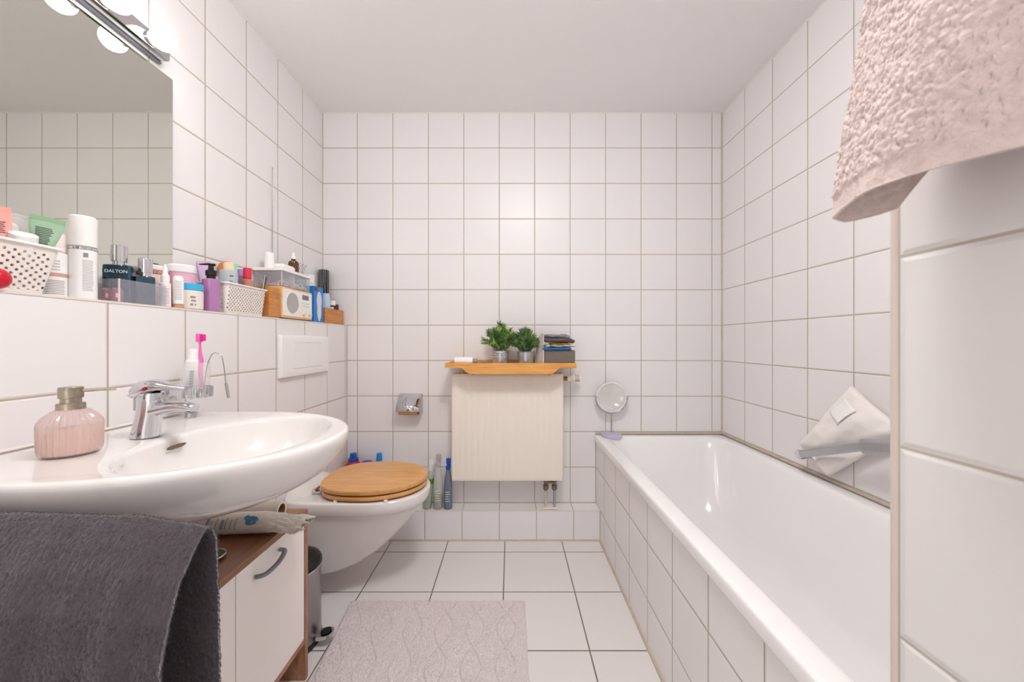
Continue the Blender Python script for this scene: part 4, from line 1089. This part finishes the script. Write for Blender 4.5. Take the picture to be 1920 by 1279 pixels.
# wooden box and radio
bb = thing('bamboo_box', 'bamboo box between the small basket and the radio', 'box', (-.99, 1.467, LZ))
b = BM(); box(b, -1.045, -.938, 1.436, 1.500, LZ, LZ+.122, .006); obj('box_body', b, M['bamboo_y'], bb, world=True)
ra = thing('radio', 'small radio in a pale wooden case with a white front', 'radio', (-.99, 1.628, LZ))
b = BM(); box(b, -1.052, -.937, 1.512, 1.742, LZ+.005, LZ+.134, .004); obj('radio_case', b, M['pale_wood'], ra, world=True)
b = BM(); box(b, -.9375, -.9345, 1.518, 1.736, LZ+.014, LZ+.126, .001); fpn = obj('front_panel', b, colm('radio_white', '#ece9e4', .35), ra, world=True)
b = BM(); lathe(b, [(0, .001), (.041, .001), (.043, .0015), (.044, -.001)], c=(-.9345, 1.582, LZ+.071), ax='x', n=56); obj('speaker_grille', b, colm('speaker_grey', '#b3b1b0', .7, bump=.6, bscale=600), fpn); 
b = BM(); tube(b, [(-.9342, 1.582+.045*math.cos(2*PI*k/56), LZ+.071+.045*math.sin(2*PI*k/56)) for k in range(56)], .0014, n=8, closed=True); obj('speaker_ring', b, M['white'], fpn)
b = BM(); box(b, -.9346, -.9338, 1.655, 1.706, LZ+.094, LZ+.116); obj('display', b, colm('lcd_grey', '#8a8698', .2), fpn)
b = BM()
for k in range(2): box(b, -.9338, -.9334, 1.660+k*.024, 1.680+k*.024, LZ+.099, LZ+.111)
obj('display_digits', b, colm('lcd_dark', '#706c80', .3), fpn)
for i in range(4):
    for j in range(2):
        b = BM(); box(b, -.9346, -.9332, 1.655+i*.016, 1.661+i*.016, LZ+.064+j*.012, LZ+.068+j*.012); obj('button', b, colm('button_grey', '#c9c5c0', .5), fpn)
for y in (1.663, 1.713):
    b = BM(); lathe(b, [(0, .009), (.0075, .009), (.0085, .0), (.0085, -.001)], c=(-.9335, y, LZ+.030), ax='x', n=28); obj('knob', b, colm('knob_cream', '#e3d6bd', .35), fpn)
for o in COL.objects:
    if o.parent is fpn: o.data.transform(Matrix.Translation(-root_loc(fpn)))
for y in (1.522, 1.732):
    b = BM(); lathe(b, [(0, 0), (.006, 0), (.006, .0052), (0, .0052)], c=(-.945, y, LZ), n=16); obj('radio_foot', b, M['black'], ra, world=True)
b = BM(); tube(b, [(-1.0565, 1.640, LZ+.10), (-1.0555, 1.637, 1.50), (-1.053, 1.633, 1.832)], [.0026, .002, .0012], n=8); tube(b, [(-1.053, 1.633, 1.830), (-1.053, 1.633, 1.838)], .0024, n=8)
obj('antenna', b, M['chrome_soft'], ra, world=True)
# clear drawer box on the radio with white lid
RZ = LZ+.1345
cbx = clear_box('drawer_organiser', 'clear drawer box with a white lid standing on the radio', -1.048, -.937, 1.512, 1.722, .062, M['smoke'], z=RZ)
b = BM(); box(b, -1.054, -.932, 1.506, 1.728, RZ+.0622, RZ+.075, .003); obj('box_lid', b, M['white_gloss'], cbx, world=True)
b = BM(); box(b, -1.044, -.938, 1.600, 1.602, RZ+.002, RZ+.061); obj('divider', b, M['clear_edge'], cbx, world=True)
def heap(name, label, x0, x1, y0, y1, z, n, r, m, seed):
    rs = random.Random(seed); b = BM()
    for k in range(n):
        c = Vector((rs.uniform(x0, x1), rs.uniform(y0, y1), z+r*.6+rs.uniform(0, 1)**2*.022))
        res = bmesh.ops.create_icosphere(b, subdivisions=1, radius=r*rs.uniform(.6, 1.2))
        mt = Matrix.Translation(c) @ Matrix.Rotation(rs.uniform(0, 6), 4, Vector((rs.random(), rs.random(), 1))) @ Matrix.Diagonal((1.6, .8, .6, 1))
        bmesh.ops.transform(b, matrix=mt, verts=res['verts'])
    o = obj(name, b, m); return tag(o, label, 'stuff', kind='stuff')
heap('seashells', 'small pinkish white shells heaped in the left part of the clear drawer box', -1.035, -.945, 1.525, 1.592, RZ+.004, 90, .006, colm('shell_pink', '#dccbc2', .6), 1)
heap('cotton_balls', 'pale greenish white cotton pieces in the right part of the clear drawer box', -1.035, -.945, 1.612, 1.712, RZ+.004, 50, .009, colm('cotton_green', '#d5dacb', .8), 2)
LT = RZ+.0755
lathe_thing('cotton_swab_cup', 'white cup on the lid of the drawer box', 'cup', -1.010, 1.545, [('cup_body', cyl(.0175, 0, .068, .003), M['white'])], z=LT)
cl = cloth('folded_cloth', 'crumpled white cloth on the lid beside the white cup', -.998, 1.600, .080, .085, LT+.001, .026, .0015, colm('white_cloth', '#efedeb', .9), 21)
lathe_thing('spray_bottle', 'amber glass bottle with a white nozzle on the drawer box', 'bottle', -.998, 1.697, [('glass_body', [(0, 0), (.020, 0), (.0220, .003), (.0220, .052), (.019, .063), (.010, .069), (.0095, .074), (0, .074)], M['amber']),
            ('nozzle', [(.0102, .0742), (.0102, .086), (.0068, .088), (.0060, .103), (.005, .105), (0, .105)], M['white'])], z=LT)
tag(obj('hair_clip', tube(BM(), spline([(-1.028, 1.648, LT+.004), (-1.025, 1.655, LT+.028), (-1.02, 1.663, LT+.012), (-1.015, 1.668, LT+.018), (-1.01, 1.668, LT+.004)], 5), .0036, n=10), M['black']), 'black hair clip lying between the white cloth and the amber bottle', 'hair clip')
for k in range(5):
    y = 1.762+k*.014
    b = BM(); tube(b, spline([(-1.03, y, LZ+.16), (-1.028, y+.004, LZ+.22), (-1.02, y+.012, LZ+.268), (-1.015, y+.02, LZ+.285-.006*(k % 2))], 5), .0007, n=6)
    bmesh.ops.create_icosphere(b, subdivisions=1, radius=.0018, matrix=Matrix.Translation((-1.015, y+.02, LZ+.285-.006*(k % 2))))
    hp = tag(obj('hair_pin', b, colm('dark_wire', '#4b4540', .4, metal=.6)), 'thin dark wire pin in the row behind the blue box', 'hair pin', group='wire pins behind the blue box')
# holder for pins
tag(obj('pin_cup', lathe(BM(), [(0, 0), (.016, 0), (.019, .165), (.0178, .165), (.015, .003), (0, .003)], c=(-1.036, 1.790, LZ), n=28), M['smoke']), 'tall smoky clear cup holding the wire pins, behind the blue box', 'cup')
# blue box with footprint-shaped window
bx_ = thing('blue_packet', 'bright blue cardboard packet with a white insole shape beside the radio', 'packet', (-.985, 1.795, LZ))
b = BM(); box(b, -1.010, -.938, 1.758, 1.845, LZ, LZ+.172, .0008); obj('packet_body', b, colm('bright_blue_card', '#1a7fd2', .35), bx_, world=True)
b = BM(); P = []
for k in range(40):
    a = 2*PI*k/40; zz_ = .072*math.sin(a); wv_ = .0245+.005*math.sin(a)-.006*math.exp(-((zz_+.005)/.02)**2)
    P.append((-.9378, 1.808+wv_*math.cos(a)*(1 if abs(math.sin(a)) < 2 else 1), LZ+.078+zz_))
prism(b, P, (.0006, 0, 0)); obj('insole_print', b, colm('pale_insole', '#dcd9dc', .5), bx_, world=True)
b = BM(); box(b, -.9378, -.9372, 1.762, 1.790, LZ+.150, LZ+.170); obj('brown_print', b, colm('brown_print', '#5d4a44', .5), bx_, world=True)
lathe_thing('cosmetic_bottle', 'white-capped bottle behind the blue packet', 'bottle', -1.034, 1.905, [('bottle_body', cyl(.0215, 0, .205, .004), colm('bluish_white', '#dfe6f0', .3)), ('bottle_cap', cyl(.0195, .2052, .250, .002), M['white'])])
# black jar with fine white lines
bj = lathe_thing('ceramic_jar', 'black cylinder with fine white lines in the corner of the ledge', 'jar', -1.030, 2.035, [('jar_body', cyl(.0265, 0, .300, .003), M['black'])])
b = BM()
for k in range(7):
    a0 = cam_dir(-1.03, 2.035)-1.1+k*.36; P = []
    for j in range(14):
        t_ = j/13; a = a0+.25*math.sin(t_*2.2+k)*t_; P.append((.0266*math.cos(a), .0266*math.sin(a), .298-.13*t_))
    tube(b, P, .00045, n=5)
obj('line_decor', b, M['white'], bj)
# corner bamboo box and its contents
cbm = thing('bamboo_box', 'open bamboo box in the far corner of the ledge', 'box', (-.98, 1.963, LZ))
for nm, a in (('box_wall', (-.944, -.937, 1.862, 2.070, LZ+.003, LZ+.078)), ('box_wall', (-1.010, -1.003, 1.862, 2.070, LZ+.003, LZ+.078)), ('box_wall', (-1.0025, -.9445, 1.862, 1.869, LZ+.003, LZ+.078)), ('box_wall', (-1.0025, -.9445, 2.063, 2.070, LZ+.003, LZ+.078)), ('box_base', (-1.010, -.937, 1.862, 2.070, LZ, LZ+.0028))):
    b = BM(); box(b, *a, .0012); obj(nm, b, M['bamboo_y'], cbm, world=True)
ZB = LZ+.0032
lathe_thing('cosmetic_bottle', 'blue and white bottle at the near end of the corner bamboo box', 'bottle', -.978, 1.893, [('bottle_cap', cyl(.016, .0, .03), M['white']), ('bottle_body', [(.017, .0302), (.018, .035), (.017, .13), (.012, .165), (0, .168)], colm('royal_blue_white', '#7f93e6', .3, vary=.6, vscale=25, col2='#e8ecf8'))], z=ZB)
lathe_thing('cosmetic_bottle', 'pale blue tapered bottle beside the blue and white bottle', 'bottle', -.972, 1.942, [('bottle_body', [(0, 0), (.022, 0), (.023, .004), (.019, .13), (.0165, .155), (0, .156)], colm('pale_sky_blue', '#bcd3e2', .3))], z=ZB)
lathe_thing('cosmetic_bottle', 'white-lidded small dark bottle in the corner bamboo box', 'bottle', -.970, 2.005, [('bottle_body', cyl(.017, 0, .098, .004), colm('dark_amber', '#4a2c20', .15)), ('bottle_cap', cyl(.0175, .0982, .124, .002), M['white'])], z=ZB)
lathe_thing('cosmetic_bottle', 'small brown bottle at the far end of the corner bamboo box', 'bottle', -.966, 2.043, [('bottle_body', cyl(.0125, 0, .108, .003), colm('brown_bottle', '#5b3426', .2))], z=ZB)
lathe_thing('cosmetic_tube', 'pale green small tub at the front of the corner bamboo box', 'tub', -.956, 1.972, [('tub_body', cyl(.0105, 0, .088, .002), colm('pale_sage', '#c9d6cb', .4))], z=ZB)

# ------------------------------------------------------------------ bottles on the step behind and beside the toilet
SZ = .1605
lathe_thing('detergent_bottle', 'red bottle with a dark blue cap in the corner behind the toilet', 'bottle', -.868, 2.035, [('bottle_body', [(0, 0), (.040, 0), (.043, .005), (.043, .20), (.036, .235), (.026, .252), (0, .252)], colm('red_bottle', '#d01f28', .25)),
            ('bottle_cap', [(.027, .2505), (.027, .266), (.018, .270), (.0165, .294), (0, .295)], colm('dark_blue_cap', '#1f4fa8', .3))], z=SZ)
lathe_thing('detergent_tub', 'low tub with a domed violet-blue lid behind the toilet', 'tub', -.792, 2.035, [('tub_body', cyl(.034, 0, .225, .003), colm('tub_blue_white', '#d8dcea', .3)), ('tub_lid', [(.0345, .2252), (.0345, .236), (.030, .246), (.018, .252), (0, .254)], colm('violet_blue_lid', '#4050b0', .3))], z=SZ)
lathe_thing('detergent_bottle', 'white bottle with a light blue cap behind the toilet lid', 'bottle', -.725, 2.035, [('bottle_body', [(0, 0), (.032, 0), (.034, .004), (.034, .20), (.026, .235), (.017, .252), (0, .252)], M['white_gloss']), ('bottle_cap', [(.0165, .2525), (.0165, .256), (.0135, .294), (0, .296)], colm('azure_cap', '#1c86cf', .3))], z=SZ)
def spray(x, y, r, h, body, head, label, lean=0, liquid=None, lh=.5, tag_m=None):
    t = thing('spray_bottle', label, 'bottle', (x, y, SZ+abs(math.sin(lean))*r), rot=(0, lean, 0))
    b = BM(); lathe(b, [(0, 0), (r*.9, 0), (r, .004), (r, h*.42), (r*.86, h*.60), (r*.55, h*.74), (r*.42, h*.78), (0, h*.78)], n=36); obj('bottle_body', b, body, t)
    if liquid:
        b = BM(); lathe(b, [(0, .002), (r*.88, .002), (r*.93, .006), (r*.93, h*lh), (0, h*lh)], n=32); obj('liquid', b, liquid, t)
    b = BM(); lathe(b, [(0, h*.78), (r*.55, h*.78), (r*.55, h*.84), (r*.35, h*.86), (r*.3, h*.9), (0, h*.9)], n=24); box(b, -r*.42, r*.62, -r*.33, r*.33, h*.895, h, .003); tube(b, [(r*.45, 0, h*.93), (r*.5, 0, h*.85)], r*.13, n=8); obj('trigger_head', b, head, t)
    if tag_m:
        b = BM(); a0 = cam_dir(x, y)
        for j in range(5):
            P = []; pv = None
            for k in range(7):
                a = a0-.7+(1.1-.15*(j % 3))*k/6; z = h*.16+j*h*.045; q = (b.verts.new((r*1.01*math.cos(a), r*1.01*math.sin(a), z)), b.verts.new((r*1.01*math.cos(a), r*1.01*math.sin(a), z+.004)))
                if pv: b.faces.new([pv[0], q[0], q[1], pv[1]])
                pv = q
        obj('label_print', b, tag_m, t)
    return t
clr = pm('thin_clear_plastic', '#dfe2de', .08, alpha=.42, spec=.8)
spray(-.458, 2.020, .024, .262, clr, M['clear_edge'], 'clear bottle with green liquid leaning against the toilet side', lean=.09, liquid=colm('olive_green', '#4f7a20', .15), lh=.62)
spray(-.398, 2.020, .0255, .292, clr, colm('grey_clear_head', '#b9bab8', .15, alpha=.75), 'tall clear spray bottle with a grey head and a leaf label', liquid=colm('moss_green', '#56652f', .15), lh=.24, tag_m=colm('leaf_white', '#d8e0cf', .5))
spray(-.343, 2.018, .0225, .272, pm('blue_grey_plastic', '#7b8598', .12, alpha=.78), colm('cobalt_head', '#2447b5', .3), 'spray bottle with a cobalt blue head beside the radiator', liquid=colm('slate_liquid', '#4d5a70', .15), lh=.40, tag_m=colm('pale_label', '#c9d0da', .5))

# ------------------------------------------------------------------ make-up mirror on the bath rim
mm = thing('makeup_mirror', 'round swivelling make-up mirror on a clear foot on the bath corner', 'mirror', (.5535, 2.034, .5478))
b = BM(); lathe(b, [(0, 0), (.054, 0), (.056, .003), (.055, .012), (.046, .020), (.012, .024), (0, .024)], n=48); obj('foot', b, M['lilac_clear'], mm)
b = BM(); tube(b, [(0, 0, .022), (0, 0, .130)], .0038, n=14); obj('stem', b, M['chrome_soft'], mm)
b = BM(); tube(b, [(.0875*math.cos(a), 0, .2150+.0875*math.sin(a)) for a in [PI+PI*k/30 for k in range(31)]], .0036, n=10); obj('fork', b, M['chrome_soft'], mm)
b = BM(); tube(b, [(.079*math.cos(2*PI*k/60), 0, .215+.079*math.sin(2*PI*k/60)) for k in range(60)], .0052, n=12, closed=True); obj('mirror_ring', b, M['clear_edge'], mm)
b = BM(); lathe(b, [(0, -.002), (.0745, -.002), (.0745, .002), (0, .002)], c=(0, 0, .215), ax='y', n=60); bmesh.ops.rotate(b, verts=b.verts, cent=(0, 0, .215), matrix=Matrix.Rotation(.10, 3, 'X')); obj('mirror_disc', b, pm('make_up_mirror_glass', '#e4e2e0', .02, metal=1), mm)
for s in (-1, 1):
    b = BM(); lathe(b, [(0, -.006), (.006, -.006), (.006, .006), (0, .006)], c=(s*.0855, 0, .215), ax='x', n=16); obj('pivot', b, M['chrome'], mm)

# ------------------------------------------------------------------ grab handle and bath pillow on the right wall
gb = thing('grab_handle', 'slanting chrome grab handle on the right wall over the bath', 'handle', (XR, 1.28, .70))
A = Vector((1.125, 1.432, .632)); B = Vector((1.112, 1.165, .738)); C = Vector((1.110, 1.05, .764))
b = BM()
def bar(bm, p, q, hw, hh):
    d = (q-p).normalized(); n = Vector((1, 0, 0)); u = d.cross(n).normalized(); n = u.cross(d).normalized()
    R = []
    for c in (p, q): R.append([c+n*sx*hw+u*sz*hh for sx, sz in ((-1, -.6), (-.6, -1), (.6, -1), (1, -.6), (1, .6), (.6, 1), (-.6, 1), (-1, .6))])
    loft(bm, R, cap0=True, cap1=True)
bar(b, A, B, .008, .0135); bmesh.ops.recalc_face_normals(b, faces=b.faces); obj('handle_bar', b, M['chrome_soft'], gb, world=True, angle=25)
b = BM(); bar(b, B-Vector((0, .0, .001)), C, .013, .024); bmesh.ops.bevel(b, geom=b.edges[:], offset=.002, segments=2, affect='EDGES'); bmesh.ops.recalc_face_normals(b, faces=b.faces); obj('end_bracket', b, M['chrome_soft'], gb, world=True, angle=25)
b = BM(); lathe(b, [(0, -.070), (.014, -.070), (.018, -.066), (.018, -.05), (.016, -.04), (.017, -.008), (.026, -.002), (0, -.001)], c=(XR, 1.445, .628), ax='x', n=32); obj('wall_mount', b, M['chrome'], gb, world=True)
b = BM(); lathe(b, [(0, -.070), (.014, -.070), (.017, -.008), (.026, -.002), (0, -.001)], c=(XR, 1.07, .764), ax='x', n=32); obj('wall_mount', b, M['chrome'], gb, world=True)
# pillow
pw = thing('bath_pillow', 'white padded bath pillow tucked behind the grab handle', 'pillow', (XR, 1.28, .56))
Q = [(1.261, .917), (1.490, .655), (1.358, .577), (1.085, .800)]      # corners (y, z): top, left, bottom, right
def pil(sgn):
    def F(U, V):
        y = (Q[0][0]*(1-U)+Q[1][0]*U)*(1-V)+(Q[3][0]*(1-U)+Q[2][0]*U)*V
        z = (Q[0][1]*(1-U)+Q[1][1]*U)*(1-V)+(Q[3][1]*(1-U)+Q[2][1]*U)*V
        pu = 1-np.abs(2*U-1)**2.6; pv = 1-np.abs(2*V-1)**2.6
        t_ = (np.clip(pu*pv, 0, 1))**.42*.027
        # edges draw in a little between the corners
        y = y - (y-1.295)*.05*(1-np.abs(2*U-1)**2)*(1-0*V); z = z-(z-.735)*.05*(1-np.abs(2*V-1)**2)
        wr = vn(U*5, V*4, 31)*.007+vn(U*11, V*9, 32)*.0025
        x = 1.160 + sgn*t_ + wr*np.clip(t_/.02, 0, 1)
        # squeezed by the bar
        dd_ = ((z-.632)-(1.432-y)*(.106/.267)); x = x + np.where(sgn < 0, 1, 0)*.020*np.exp(-(dd_/.022)**2)
        return np.minimum(x, XR-.0015), y, z
    return F
a, fa = gridv(60, 48, pil(-1)); c, fc = gridv(60, 48, pil(1))
obj('pillow_case', (np.concatenate([a, c]), [q[::-1] for q in fa]+[tuple(i+len(a) for i in q) for q in fc]), pm('white_cotton', '#eee9e6', .85, bump=.3, bscale=60), pw, world=True, angle=180)
b = BM(); E = [(1.164, y, z) for y, z in Q]; P = []
for i in range(4):
    for k in range(12):
        u = k/12; p, q = E[i], E[(i+1) % 4]; y = p[1]*(1-u)+q[1]*u; z = p[2]*(1-u)+q[2]*u
        ii = (1-abs(2*u-1)**2)*.05
        if i % 2 == 0: y -= (y-1.295)*ii
        else: z -= (z-.735)*ii
        P.append((1.164, y, z))
tube(b, P, .0022, n=8, closed=True); obj('piping', b, pm('cream_piping', '#ece5df', .7), pw, world=True)
def lab_(U, V):
    x, y, z = pil(-1)(.10+.24*U, .10+.30*V); return x-.0022-.004*V, y, z
obj('care_label', gridv(12, 12, lab_), pm('satin_label', '#f4f2f1', .4), pw, world=True, solid=.0006, angle=180)

# ------------------------------------------------------------------ bath mat
def mat_top(U, V):
    X0m, X1m, Y0m, Y1m = -.648, .057, .90, 1.512
    Y = Y0m+(Y1m-Y0m)*V; X0m = -.626-.0294*(Y-1.16)/.344; X = X0m+(X1m-X0m)*U
    e = np.minimum(np.minimum(U, 1-U)*(X1m-X0m), np.minimum(V, 1-V)*(Y1m-Y0m))
    h = .013*np.sqrt(np.clip(e/.010, 0, 1))
    # ogee lattice of sunken lines
    a = .115; p1 = np.sin(X*PI/a+.9*np.sin(Y*PI/.16)+.5); p2 = np.sin((X+a*0)*PI/a-.9*np.sin(Y*PI/.16)+.5)
    gx = np.minimum(np.abs(p1), np.abs(p2))
    groove = np.exp(-(gx/.055)**2)
    n = vn(X*420, Y*420, 41)*.0011+vn(X*160, Y*160, 42)*.0011+vn(X*14, Y*14, 43)*.001
    Z = .0006+h - groove*.0062*(h > .008) + n*np.clip(e/.006, 0, 1)
    X = X + (vn(Y*60, X*60, 44)*.0022)*(np.minimum(U, 1-U) < .01); Y = Y + vn(X*60, Y*60, 45)*.0022*(np.minimum(V, 1-V) < .01)
    return X, Y, Z
vs, fs = gridv(460, 400, mat_top)
hv = vs.reshape(460, 400, 3)[4:-4, 4:-4].reshape(-1, 3)
hv_, hf_ = fibre_mesh(hv, np.tile(np.array([[0, 0, 1.0]]), (len(hv), 1)), 70000, .0050, .0014, 77, droop=(0, 0, 0), curl=1.0)
k_ = len(vs); fs = fs+[tuple(q) for q in (hf_+k_)]; vs = np.concatenate([vs, hv_])
bmx = obj('bath_mat', (vs, fs), pm('lilac_grey_pile', '#e3dadb', .95, sheen=.2, spec=.1, vary=.10, vscale=240), angle=180)
tag(bmx, 'lavender grey tufted bath mat lying on the tiled floor', 'bath mat')
